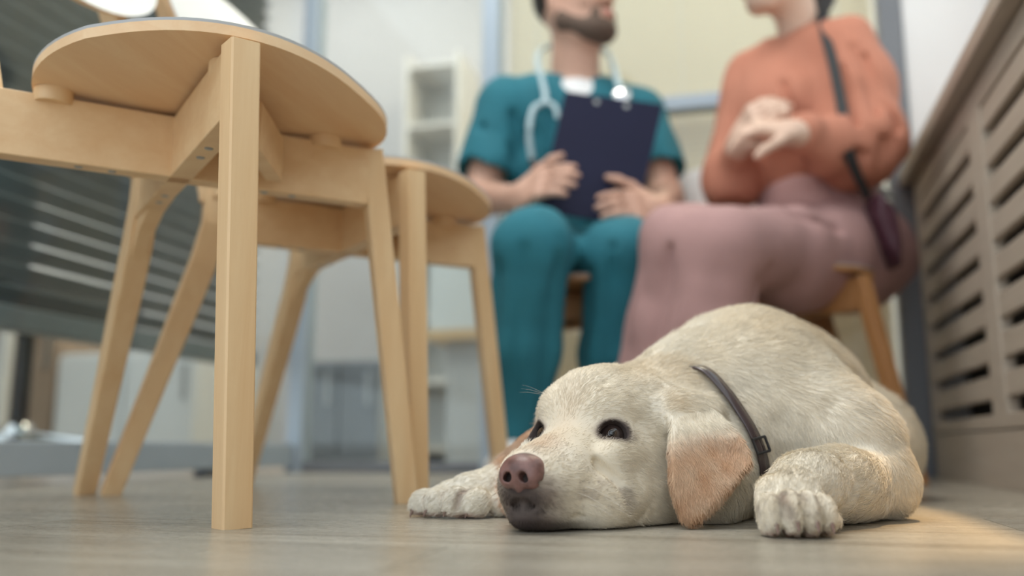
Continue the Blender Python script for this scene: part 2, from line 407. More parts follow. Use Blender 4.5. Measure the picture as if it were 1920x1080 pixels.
def make_chair(name, label, group, wz=M['birch_z'], wx=M['birch_x'], ws=M['birch_seat']):
    t = empty(name, (0, 0, 0)); tag(t, label, 'chair', group)
    ol = seat_outline()
    st = disc_mesh(seat_z, -0.004, 0.006, ol).build('seat', ws, t, smooth=True)
    disc_mesh(seat_z, 0.006, 0.009, ol).build('seat_laminate', M['grey_lam'], st, smooth=True)
    ZT = 0.438
    mid = np.array((0.0, 0.0, 0))
    # X frame: two crossing beams below the seat
    ends = {k: np.array((*v[0], 0.0)) for k, v in CORN.items()}
    for a, b_, h0 in (('bn', 'ff', 0.070), ('fn', 'bf', 0.070)):
        A, B = ends[a], ends[b_]
        z_ = ZT - 0.002 - h0 / 2
        dv = (B - A) / np.linalg.norm(B - A)
        A2, B2 = A + dv * 0.006, B - dv * 0.006
        mm = MB().sweep([A2 + (0, 0, z_), (A2 + B2) / 2 + (0, 0, z_), B2 + (0, 0, z_)], 0.024, h0, ch=0.06)
        bm_ = mm.build('seat_beam', wx, t, smooth=True)
        for q in (0.22, 0.30, 0.70, 0.78):
            c_ = A2 + (B2 - A2) * q
            MB().lathe((c_[0], c_[1], z_ - h0 / 2 - 0.001), [(0.0035, 0), (0.0045, 0.0006), (0.0045, 0.002)], 12).build('screw', M['steel'], bm_, smooth=True)
    # short corner braces on both sides of the crossing
    for sx_, sy_ in ((1, 1),):
        a = np.array((0.095 * sx_, -0.06 * sy_, 0.400)); b_ = np.array((0.060 * sx_, 0.050 * sy_, 0.400))
        MB().sweep([a, b_], 0.018, 0.052, ch=0.08).build('corner_brace', wx, t)
    # spacer discs between beams and seat
    for k, v in ends.items():
        c_ = v * 0.70
        MB().lathe((c_[0], c_[1], ZT - 0.009), [(0.019, 0), (0.020, 0.002), (0.020, seat_z(c_[0], c_[1]) - ZT + 0.005)], 20).build('spacer', wz, t, smooth=True)
    # front legs
    for k in ('fn', 'ff'):
        (ax, ay), (bx, by) = CORN[k]
        P0 = np.array((ax, ay, ZT)); P1 = np.array((bx, by, 0.0))
        d = (P1 - P0); pts = [P0, P0 + d * 0.10, P0 + d * 0.22, P0 + d * 0.5, P1]
        MB().sweep(pts, [0.028, 0.028, 0.028, 0.028, 0.027], [0.027, 0.027, 0.027, 0.027, 0.026], up=(ax * 1.6, ay, 0), ch=0.13).build('leg', wz, t, bevel=0.0)
    # rear legs with the bent knee running into the beam, and the back posts above
    for k in ('bn', 'bf'):
        (ax, ay), (bx, by) = CORN[k]
        top = np.array((ax, ay, 0.37)); foot = np.array((bx, by, 0.0)); inn = np.array((ax, ay, 0.0))
        u = -inn / np.linalg.norm(inn)
        d = foot - top
        pts = [top + (0, 0, 0.062), top + (0, 0, .02), top + d * 0.10, top + d * 0.25, top + d * 0.55, foot]
        MB().sweep(pts, [0.030, 0.031, 0.032, 0.032, 0.029, 0.026], [0.032, 0.034, 0.036, 0.035, 0.030, 0.027], up=(ax, ay, 0), ch=0.14).build('leg', wz, t)
        kn = [top + d * 0.15 + u * 0.008, top + d * .06 + u * 0.022 + (0, 0, .004), top + u * 0.05 + (0, 0, .004), top + u * 0.09 + (0, 0, 0.012)] if k == 'bf' else [top + d * 0.08 + u * 0.006, top + d * .03 + u * 0.014 + (0, 0, .003), top + u * 0.03 + (0, 0, .003), top + u * 0.05 + (0, 0, 0.012)]
        if k == 'bf': MB().sweep(kn, [0.022] * 4, [0.020, 0.020, 0.018, 0.014], ch=0.2).build('knee_brace', wx, t, smooth=True)
        q = [np.array((ax, ay, 0.425)), np.array((ax - 0.020, ay * 1.03, 0.52)), np.array((ax - 0.065, ay * 1.02, 0.64)), np.array((ax - 0.125, ay * 0.98, 0.78))]
        MB().sweep(q, [0.032, 0.030, 0.028, 0.024], [0.036, 0.032, 0.026, 0.020], up=(1, 0, 0), ch=0.14).build('back_post', wz, t)
    # oval backrest, curved, white in front
    BRx, BRz, zc = 0.200, 0.112, 0.747
    def back_pt(u_, w_, th):
        x = -0.242 - 0.075 * (w_ + BRz) / 0.2 + 0.016 + 0.66 * u_ * u_ - th
        return (x, u_, zc + w_)
    N = 56; ol2 = []
    for i in range(N):
        a = 2 * math.pi * i / N; c_, s_ = math.cos(a), math.sin(a); e = 2 / 2.3
        ol2.append((BRx * abs(c_) ** e * (1 if c_ > 0 else -1), BRz * abs(s_) ** e * (1 if s_ > 0 else -1)))
    def shell(th0, th1):
        v = []; f = []; R6 = 7
        for th in (th0, th1):
            b = len(v); v.append(back_pt(0, 0, th))
            for k in range(1, R6 + 1):
                for a, c_ in ol2: v.append(back_pt(a * k / R6, c_ * k / R6, th))
            for j in range(N):
                f.append((b, b + 1 + j, b + 1 + (j + 1) % N))
                for k in range(R6 - 1):
                    x = b + 1 + k * N + j; y = b + 1 + k * N + (j + 1) % N
                    f.append((x, x + N, y + N, y))
        m_ = 1 + R6 * N; o0 = 1 + (R6 - 1) * N
        for j in range(N): f.append((o0 + j, o0 + (j + 1) % N, m_ + o0 + (j + 1) % N, m_ + o0 + j))
        return MB().add(v, f)
    br = shell(0.001, 0.011).build('backrest', ws, t, smooth=True)
    shell(-0.0015, 0.001).build('backrest_laminate', M['white_lam'], br, smooth=True)
    return t
ch1 = make_chair('wooden_chair', 'pale birch chair in the left foreground seen from below, nearest the camera', 'birch chairs with oval backs')
ch1.location = (-0.590, 0.864, 0)
ch2 = copy_tree(ch1); ch2['label'] = 'pale birch chair directly behind the nearest chair, left of the man in teal scrubs'
ch2.location = (-0.580, 1.278, 0)
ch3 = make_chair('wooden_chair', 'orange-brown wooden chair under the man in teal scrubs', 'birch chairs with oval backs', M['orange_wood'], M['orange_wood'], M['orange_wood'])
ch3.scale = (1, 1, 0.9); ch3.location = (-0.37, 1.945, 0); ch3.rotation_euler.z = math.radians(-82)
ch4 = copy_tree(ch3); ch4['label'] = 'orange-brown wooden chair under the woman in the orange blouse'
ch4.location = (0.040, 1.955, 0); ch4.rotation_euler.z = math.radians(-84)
# ------------------------------------------------------------------ sculpting: smooth distance fields meshed by surface nets
class Sdf:
    MARG = 0.03
    def __init__(s): s.ops = []
    def _add(s, op, fn, lo, hi, k, extra=0.0):
        s.ops.append((op, fn, np.minimum(lo, hi) - extra, np.maximum(lo, hi) + extra, k)); return s
    def cap(s, a, b, ra, rb=None, k=0.01, op='add'):
        a = np.array(a, float); b = np.array(b, float); rb = ra if rb is None else rb
        ba = b - a; L2 = max(float(ba @ ba), 1e-12)
        def fn(P):
            t = np.clip(((P - a) @ ba) / L2, 0, 1)
            q = P - a - t[..., None] * ba
            return np.sqrt((q * q).sum(-1)) - (ra + (rb - ra) * t)
        r = max(ra, rb); return s._add(op, fn, np.minimum(a, b) - r, np.maximum(a, b) + r, k)
    def chain(s, pts, rs, k=0.01, op='add'):
        for i in range(len(pts) - 1): s.cap(pts[i], pts[i + 1], rs[i], rs[i + 1], k, op)
        return s
    def ell(s, c, r, axes=None, k=0.01, op='add'):
        """ellipsoid; axes = 3 rows of unit directions"""
        c = np.array(c, float); r = np.array(r, float); A = np.eye(3) if axes is None else np.array(axes, float)
        def fn(P):
            q = (P - c) @ A.T; k0 = np.sqrt(((q / r) ** 2).sum(-1)); k1 = np.sqrt(((q / r ** 2) ** 2).sum(-1))
            return k0 * (k0 - 1) / np.maximum(k1, 1e-9)
        R = float(r.max()); return s._add(op, fn, c - R, c + R, k)
    def rbox(s, c, h, rr, axes=None, k=0.01, op='add'):
        c = np.array(c, float); h = np.array(h, float); A = np.eye(3) if axes is None else np.array(axes, float)
        def fn(P):
            q = np.abs((P - c) @ A.T) - (h - rr)
            return np.sqrt((np.maximum(q, 0) ** 2).sum(-1)) + np.minimum(q.max(-1), 0) - rr
        R = float(np.linalg.norm(h)); return s._add(op, fn, c - R, c + R, k)
    def slab(s, pts, th, k=0.004, bend=None, op='add'):
        """rounded plate on the best plane through pts (ordered outline)"""
        pts = np.array(pts, float); c = pts.mean(0); _, _, Vt = np.linalg.svd(pts - c); U_, V_, N_ = Vt
        poly = np.stack([(pts - c) @ U_, (pts - c) @ V_], -1); off = (pts - c) @ N_
        # quadratic fit of the out-of-plane offset so that the plate is curved
        Amat = np.stack([poly[:, 0] ** 2, poly[:, 0] * poly[:, 1], poly[:, 1] ** 2, poly[:, 0], poly[:, 1], np.ones(len(poly))], -1)
        co, *_ = np.linalg.lstsq(Amat, off, rcond=1e-3)
        def fn(P):
            u = (P - c) @ U_; v = (P - c) @ V_; w = (P - c) @ N_
            d = np.full(u.shape, 1e9); sg = np.ones(u.shape)
            n = len(poly)
            for i in range(n):
                j = (i + n - 1) % n
                ex, ey = poly[j] - poly[i]; wx_, wy_ = u - poly[i][0], v - poly[i][1]
                t = np.clip((wx_ * ex + wy_ * ey) / (ex * ex + ey * ey), 0, 1)
                bx, by = wx_ - ex * t, wy_ - ey * t; d = np.minimum(d, bx * bx + by * by)
                c1 = v >= poly[i][1]; c2 = v < poly[j][1]; c3 = ex * wy_ > ey * wx_
                flip = (c1 & c2 & c3) | (~c1 & ~c2 & ~c3); sg = np.where(flip, -sg, sg)
            d2 = sg * np.sqrt(d)
            ww = w - (co[0] * u * u + co[1] * u * v + co[2] * v * v + co[3] * u + co[4] * v + co[5])
            a = d2 + th; b = np.abs(ww) - th * 0.4
            return np.minimum(np.maximum(a, b), 0) + np.sqrt(np.maximum(a, 0) ** 2 + np.maximum(b, 0) ** 2) - th * 0.6
        return s._add(op, fn, pts.min(0) - 0.01, pts.max(0) + 0.01, k)
    def groove(s, pts, width, depth):
        """a soft crease along a polyline (negative depth: a ridge)"""
        pts = [np.array(q, float) for q in pts]
        def fn(P):
            d = np.full(P.shape[:-1], 1e9)
            for a, b in zip(pts[:-1], pts[1:]):
                ba = b - a; t = np.clip(((P - a) @ ba) / max(float(ba @ ba), 1e-12), 0, 1); q = P - a - t[..., None] * ba
                d = np.minimum(d, (q * q).sum(-1))
            return depth * np.exp(-d / (width * width))
        A = np.array(pts); return s._add('disp', fn, A.min(0) - 3 * width, A.max(0) + 3 * width, 0)
    def disp(s, fn, lo, hi): return s._add('disp', fn, np.array(lo, float), np.array(hi, float), 0)
    def plane(s, n, off, k=0.004):
        """keep the side where n.p > off"""
        n = np.array(n, float); n /= np.linalg.norm(n)
        return s._add('isect', lambda P: off - P @ n, np.full(3, -1e3), np.full(3, 1e3), k)
    @staticmethod
    def _comb(op, D, v, k):
        if op == 'add':
            if k <= 0: return np.minimum(D, v)
            h = np.maximum(k - np.abs(D - v), 0) / k; return np.minimum(D, v) - h * h * k * 0.25
        if op == 'sub': v = -v
        if op in ('sub', 'isect'):
            if k <= 0: return np.maximum(D, v)
            h = np.maximum(k - np.abs(D - v), 0) / k; return np.maximum(D, v) + h * h * k * 0.25
        return D + v
    def __call__(s, P):
        D = np.full(len(P), 0.06)
        for op, fn, lo, hi, k in s.ops:
            m = s.MARG if op != 'disp' else 0.0
            ix = np.nonzero(((P > lo - m) & (P < hi + m)).all(-1))[0]
            if len(ix): D[ix] = s._comb(op, D[ix], fn(P[ix]), k)
        return D
    def grad(s, P, e=0.0006):
        g = np.empty_like(P)
        for i in range(3):
            o = np.zeros(3); o[i] = e; g[:, i] = s(P + o) - s(P - o)
        return g / (2 * e)
    def mesh(s, xs, ys, zs, newton=2):
        shp = (len(xs), len(ys), len(zs)); D = np.full(shp, 0.06, np.float32); ax = (xs, ys, zs)
        for op, fn, lo, hi, k in s.ops:
            m = s.MARG if op != 'disp' else 0.0
            sl = []
            for i in range(3):
                a = np.searchsorted(ax[i], lo[i] - m); b = np.searchsorted(ax[i], hi[i] + m); sl.append(slice(a, b))
            if any(q.stop <= q.start for q in sl): continue
            step = max(1, int(3e6 / max(1, (sl[1].stop - sl[1].start) * (sl[2].stop - sl[2].start))))
            for x0 in range(sl[0].start, sl[0].stop, step):
                sx_ = slice(x0, min(x0 + step, sl[0].stop))
                G = np.stack(np.meshgrid(xs[sx_], ys[sl[1]], zs[sl[2]], indexing='ij'), -1)
                blk = (sx_, sl[1], sl[2])
                D[blk] = s._comb(op, D[blk].astype(float), fn(G), k)
        V, Q = surface_nets(D, xs, ys, zs); V = V.astype(float)
        for _ in range(newton):
            d = s(V); g = s.grad(V); n2 = (g * g).sum(-1); stp = (d / np.maximum(n2, 0.3))
            V -= np.clip(stp, -0.003, 0.003)[:, None] * g
        return V, Q
def surface_nets(D, xs, ys, zs):
    I = D < 0; nx, ny, nz = D.shape
    cs = np.zeros((nx - 1, ny - 1, nz - 1), np.int8)
    for a in (0, 1):
        for b in (0, 1):
            for c_ in (0, 1): cs += I[a:nx-1+a, b:ny-1+b, c_:nz-1+c_]
    act = (cs > 0) & (cs < 8); ix = np.nonzero(act); n = len(ix[0])
    idx = np.full(act.shape, -1, np.int32); idx[ix] = np.arange(n, dtype=np.int32)
    i, j, k = ix; acc = np.zeros((n, 3)); cnt = np.zeros(n)
    cor = [(a, b, c_) for a in (0, 1) for b in (0, 1) for c_ in (0, 1)]
    for A in cor:
        for ax_ in range(3):
            if A[ax_]: continue
            B = list(A); B[ax_] = 1
            dA = D[i + A[0], j + A[1], k + A[2]]; dB = D[i + B[0], j + B[1], k + B[2]]
            m = (dA < 0) != (dB < 0)
            if not m.any(): continue
            t = dA[m] / (dA[m] - dB[m])
            pA = np.stack([xs[i[m] + A[0]], ys[j[m] + A[1]], zs[k[m] + A[2]]], -1)
            pB = np.stack([xs[i[m] + B[0]], ys[j[m] + B[1]], zs[k[m] + B[2]]], -1)
            acc[m] += pA + (pB - pA) * t[:, None]; cnt[m] += 1
    V = acc / np.maximum(cnt, 1)[:, None]; Q = []
    for ax_ in range(3):
        sl0 = [slice(None)] * 3; sl1 = [slice(None)] * 3; sl0[ax_] = slice(0, -1); sl1[ax_] = slice(1, None)
        a = I[tuple(sl0)]; b = I[tuple(sl1)]; ch = a != b
        u_, w_ = [(1, 2), (2, 0), (0, 1)][ax_]
        sub = [slice(None)] * 3; sub[u_] = slice(1, -1); sub[w_] = slice(1, -1)
        off = np.zeros(3, int); off[u_] = 1; off[w_] = 1
        e = np.array(np.nonzero(ch[tuple(sub)])).T + off
        if not len(e): continue
        def g(du, dw):
            q = e.copy(); q[:, u_] -= du; q[:, w_] -= dw; return idx[q[:, 0], q[:, 1], q[:, 2]]
        q = np.stack([g(1, 1), g(0, 1), g(0, 0), g(1, 0)], -1)
        fl = ~a[e[:, 0], e[:, 1], e[:, 2]]; q[fl] = q[fl][:, ::-1]
        Q.append(q)
    Q = np.concatenate(Q); return V, Q[(Q >= 0).all(-1)]
def axis(*segs):
    """segs: (start, end, step) ranges joined into one rising coordinate list"""
    out = []
    for a, b, h in segs: out.append(np.linspace(a, b, max(2, int(round((b - a) / h)) + 1))[:-1])
    out.append(np.array([segs[-1][1]])); return np.concatenate(out)
def sdf_obj(name, S, lo, hi, h, mat, parent=None, base=(0, 0, 0), newton=1, cam=False):
    xs, ys, zs = (axis((lo[i], hi[i], h)) for i in range(3))
    V, Q = S.mesh(xs, ys, zs, newton)
    if cam: V = np.stack([V[:, 0] * cy - V[:, 1] * sy, V[:, 0] * sy + V[:, 1] * cy, V[:, 2]], -1)
    me = mesh_np(name, V - np.array(base), Q)
    o = link(name, me, mat, parent)
    if parent is None: o.location = base
    return o
def hash_noise(P, scale, seed=0):
    """cheap smooth value noise, 0..1"""
    q = P * scale + seed * 17.31; i = np.floor(q).astype(np.int64); f = q - i; f = f * f * (3 - 2 * f); out = 0
    for dx in (0, 1):
        for dy in (0, 1):
            for dz in (0, 1):
                h = ((i[..., 0] + dx) * 73856093) ^ ((i[..., 1] + dy) * 19349663) ^ ((i[..., 2] + dz) * 83492791)
                h = (h ^ (h >> 13)) * 1274126177 & 0xFFFFFF
                w = (f[..., 0] if dx else 1 - f[..., 0]) * (f[..., 1] if dy else 1 - f[..., 1]) * (f[..., 2] if dz else 1 - f[..., 2])
                out = out + w * (h / 0xFFFFFF)
    return out
# ------------------------------------------------------------------ the dog (all coordinates camera-frame: x right, y away, z up; turned to room axes at the end)
def cp(px, py, d):
    r = ray(px, py); k = d / r[1]; return np.array((r[0] * k, d, r[2] * k + CAM_H))
def to_room(V): return np.stack([V[:, 0] * cy - V[:, 1] * sy, V[:, 0] * sy + V[:, 1] * cy, V[:, 2]], -1)
HE = np.array((0.061, 0.84, 0.084)); HF = np.array((-0.530, -0.848, 0.0)); HL = np.array((0.848, -0.530, 0.0)); HU = np.array((0, 0, 1.0))
def hp(f, l, u): return HE + HF * (f * 1.12 if f > 0 else f) + HL * l + HU * u
HA = np.array((HF, HL, HU))
D = Sdf()
# trunk
D.cap((.280, 1.07, .112), (.33, 1.15, .108), .112, .107, .04)
D.cap((.33, 1.15, .108), (.415, 1.29, .092), .107, .092, .05)
D.cap((.415, 1.29, .092), (.495, 1.41, .074), .090, .080, .05)
D.ell((.250, .99, .080), (.105, .10, .095), k=.04)                      # chest
D.ell((.488, 1.29, .070), (.074, .115, .084), k=.03)                     # near thigh
D.chain([(.48, 1.22, .05), (.42, 1.15, .035), (.37, 1.08, .02)], [.05, .032, .02], .02)
D.chain([(.50, 1.44, .07), (.55, 1.51, .03), (.53, 1.57, .018), (.46, 1.575, .014)], [.04, .026, .018, .010], .02)   # tail
# neck
D.cap((.262, 1.04, .118), (.175, .965, .083), .100, .074, .04)
D.cap((.20, 1.00, .108), (.135, .945, .085), .078, .062, .03)
D.cap((.20, .92, .045), (.175, .865, .034), .055, .042, .03)             # throat
# near foreleg
D.cap((.275, .985, .130), (.330, .925, .075), .065, .052, .035)
D.cap((.330, .925, .075), (.355, .905, .042), .050, .040, .03)
D.chain([(.350, .905, .036), (.300, .845, .036), (.252, .790, .037)], [.036, .032, .0275], .012)
D.cap((.250, .788, .038), (.226, .752, .027), .0265, .0235, .012)
D.ell((.315, .87, .020), (.035, .03, .020), k=.012)
D.ell((.362, .905, .022), (.022, .03, .022), k=.012)
toeN = [(.2010, .728, .0165), (.2145, .7200, .0185), (.2290, .7190, .0185), (.2430, .727, .0165)]
for q, c_ in enumerate(toeN):
    A_ = np.array(((1, 0, 0), (0, 1, 0), (0, 0, 1.0)))
    D.ell(c_, (.0085, .0190, .0180), A_, k=.0035)
    D.cap(c_ + np.array((0, .004, .006)), (.225 + (q - 1.5) * .009, .757, .036), .0088, .0115, .004)
D.ell((.257, .765, .010), (.012, .014, .011), k=.006)
# far foreleg
D.chain([(.22, 1.08, .075), (.10, 1.05, .045), (.005, .970, .032)], [.05, .036, .027], .02)
D.chain([(.005, .970, .030), (-.043, .943, .022)], [.026, .0215], .012)
toeF = [(-.090, .937, .0130), (-.075, .922, .0145), (-.055, .912, .0150), (-.034, .913, .0140)]
for q, c_ in enumerate(toeF):
    D.ell(c_, (.0155, .0110, .0145), np.array(((.82, .57, 0), (-.57, .82, 0), (0, 0, 1.0))), k=.005)
    D.cap(c_, (-.050 + (q - 1.5) * .010, .945, .022), .0095, .013, .006)
D.ell((-.012, .925, .013), (.012, .010, .013), k=.006)
# skull, muzzle, cheeks
D.ell(hp(-.068, 0, .003), (.078, .060, .060), HA, k=.02)
D.ell(hp(-.035, 0, .008), (.050, .052, .046), HA, k=.02)
for s_ in (1, -1):
    D.ell(hp(-.055, .036 * s_, -.030), (.052, .034, .044), HA, k=.02)
    D.ell(hp(-.015, .026 * s_, .019), (.020, .019, .016), HA, k=.016)
    D.ell(hp(-.004, .040 * s_, -.026), (.036, .018, .024), HA, k=.018)
    D.ell(hp(.045, .0185 * s_, -.050), (.046, .0205, .030), HA, k=.016)    # flews
    D.ell(hp(.010, .034 * s_, -.062), (.046, .026, .028), HA, k=.016)
    D.ell(hp(-.045, .040 * s_, -.062), (.050, .034, .032), HA, k=.02)
D.cap(hp(-.01, 0, -.014), hp(.070, 0, -.0365), .0285, .0215, .02)
D.ell(hp(.072, 0, -.045), (.022, .024, .026), HA, k=.014)
D.ell(hp(.060, 0, -.072), (.035, .026, .014), HA, k=.010)
D.cap(hp(-.09, 0, -.02), hp(-.13, 0, -.01), .062, .068, .03)
# near ear and far ear
earN = [cp(*q) for q in ((1248, 752, .855), (1256, 800, .829), (1251, 850, .812), (1252, 900, .800), (1262, 945, .793), (1276, 974, .789), (1294, 988, .787), (1316, 980, .788),
                         (1350, 940, .793), (1384, 905, .800), (1417, 872, .812), (1408, 848, .824), (1380, 812, .840), (1345, 778, .858), (1300, 748, .872))]
D.slab(earN, .0048, k=.006)
D.cap(cp(1262, 770, .860), cp(1318, 775, .878), .015, .016, .020)
D.cap(cp(1215, 730, .875), cp(1270, 775, .865), .014, .013, .020)
def mir(P):
    q = P - HE; l = q @ HL; return P - 2 * l * HL
earF = [mir(q) for q in earN]
earF = [q - HF * .020 + HL * .012 for q in earF]
D.slab(earF, .0048, k=.006)
D.cap(mir(cp(1262, 770, .868)), mir(cp(1318, 775, .885)), .014, .014, .016)
# eyes: lids, then the opening
eyes = []
for s_ in (1, -1):
    ec = hp(-.0040, .0315 * s_, -.0065); ed = HF * .88 + HL * .44 * s_ + HU * .12; ed /= np.linalg.norm(ed)
    er = np.cross(ed, HU); er /= np.linalg.norm(er); eu = np.cross(er, ed)
    D.ell(ec + ed * .002, (.0165, .0165, .0150), k=.008)
    # slight droop of the outer corner
    A_ = np.array((er * math.cos(.10) - eu * s_ * math.sin(.10), eu * math.cos(.10) + er * s_ * math.sin(.10), ed))
    D.ell(ec + ed * .0150, (.0137, .0128, .0105), A_, k=.0025, op='sub')
    D.ell(ec, (.0140,) * 3, k=.001, op='sub')
    eyes.append((ec, ed, er, eu, A_))
# seat for the nose leather, mouth line, wrinkles
NC = hp(.0865, 0, -.0375)
def gr(pts, w, d): D.groove(pts, w, d)
for s_ in (1, -1):
    gr([hp(.090, .004 * s_, -.060), hp(.060, .030 * s_, -.069), hp(.025, .046 * s_, -.074), hp(-.002, .056 * s_, -.068)], .0035, .0035)
    gr([hp(-.002, .058 * s_, -.068), hp(.004, .060 * s_, -.078)], .004, .004)
    gr([hp(.010, .045 * s_, -.040), hp(-.005, .056 * s_, -.055), hp(-.012, .062 * s_, -.070)], .005, .0020)
    gr([hp(-.002, .022 * s_, .040), hp(-.022, .030 * s_, .055), hp(-.050, .032 * s_, .060)], .0045, .0022)
    gr([hp(.002, .012 * s_, .022), hp(-.020, .012 * s_, .046), hp(-.050, .012 * s_, .060)], .005, .0016)
    gr([hp(-.012, .052 * s_, .028), hp(-.035, .058 * s_, .038), hp(-.058, .060 * s_, .040)], .005, .0022)
gr([cp(1060, 716, .93), cp(1110, 700, .92), cp(1170, 712, .91), cp(1215, 752, .885)], .0045, .0036)
gr([cp(1075, 740, .90), cp(1115, 722, .90), cp(1165, 738, .89)], .0045, .0028)
gr([cp(1130, 690, .93), cp(1190, 700, .93), cp(1235, 735, .90), cp(1252, 770, .86)], .0045, .0045)
gr([cp(1200, 672, .96), cp(1260, 690, .95), cp(1300, 725, .92)], .007, .0052)
gr([cp(1290, 665, .98), cp(1330, 710, .94), cp(1372, 770, .90)], .006, .0048)
gr([cp(1118, 872, .79), cp(1160, 905, .785), cp(1190, 940, .785), cp(1222, 978, .785)], .0055, .0056)
gr([cp(1232, 985, .80), cp(1180, 968, .78)], .004, .003)
gr([cp(1572, 868, .80), cp(1592, 905, .80), cp(1588, 950, .79), cp(1572, 990, .77)], .006, .0045)
gr([cp(1085, 845, .80), cp(1130, 870, .80), cp(1160, 905, .79)], .0060, .0018)
gr([hp(.112, 0, -.055), hp(.100, 0, -.075)], .0022, .003)
gr([cp(1500, 700, .93), cp(1560, 770, .90), cp(1590, 830, .90)], .012, .007)
gr([cp(1580, 690, 1.2), cp(1612, 760, 1.15), cp(1622, 850, 1.12)], .014, .014)
gr([cp(1470, 780, .88), cp(1540, 845, .86), cp(1600, 860, .87)], .010, .005)
for a, b in zip(toeN[:-1], toeN[1:]):
    m_ = (np.array(a) + np.array(b)) / 2; gr([m_ + (0, -.026, -.016), m_ + (0, -.020, .012), m_ + (0.001, .014, .028)], .0026, .0062)
for a, b in zip(toeF[:-1], toeF[1:]):
    m_ = (np.array(a) + np.array(b)) / 2; gr([m_ + (-.010, -.016, -.012), m_ + (-.006, -.010, .012), m_ + (.012, .010, .020)], .0028, .0052)
# soft skin folds and muscle unevenness
def earwave(P):
    q = np.exp(-((P - np.array(earC0)) ** 2).sum(-1) / .055 ** 2); return q * (np.sin(P[:, 0] * 95 + P[:, 2] * 40) * .0016) if P.ndim == 2 else q * np.sin(P[..., 0] * 95 + P[..., 2] * 40) * .0016
earC0 = np.mean(earN, 0); D.disp(earwave, earC0 - .09, earC0 + .09)
def lump(P): return (hash_noise(P, 28, 1) - .5) * .005 + (hash_noise(P, 70, 2) - .5) * .0016
D.disp(lump, (-.2, .6, -.05), (.8, 1.8, .4))
D.plane((0, 0, 1), 0.0006, k=.004)
xs = axis((-.135, -.03, .0022), (-.03, .262, .00145), (.262, .40, .0026), (.40, .68, .0045))
ys = axis((.685, .76, .0019), (.76, .93, .00145), (.93, 1.12, .0030), (1.12, 1.70, .0055))
zs = axis((-.004, .15, .00150), (.15, .26, .0035))
V, Q = D.mesh(xs, ys, zs, newton=2)
DN = D.grad(V); DN /= np.maximum(np.linalg.norm(DN, axis=1), 1e-6)[:, None]
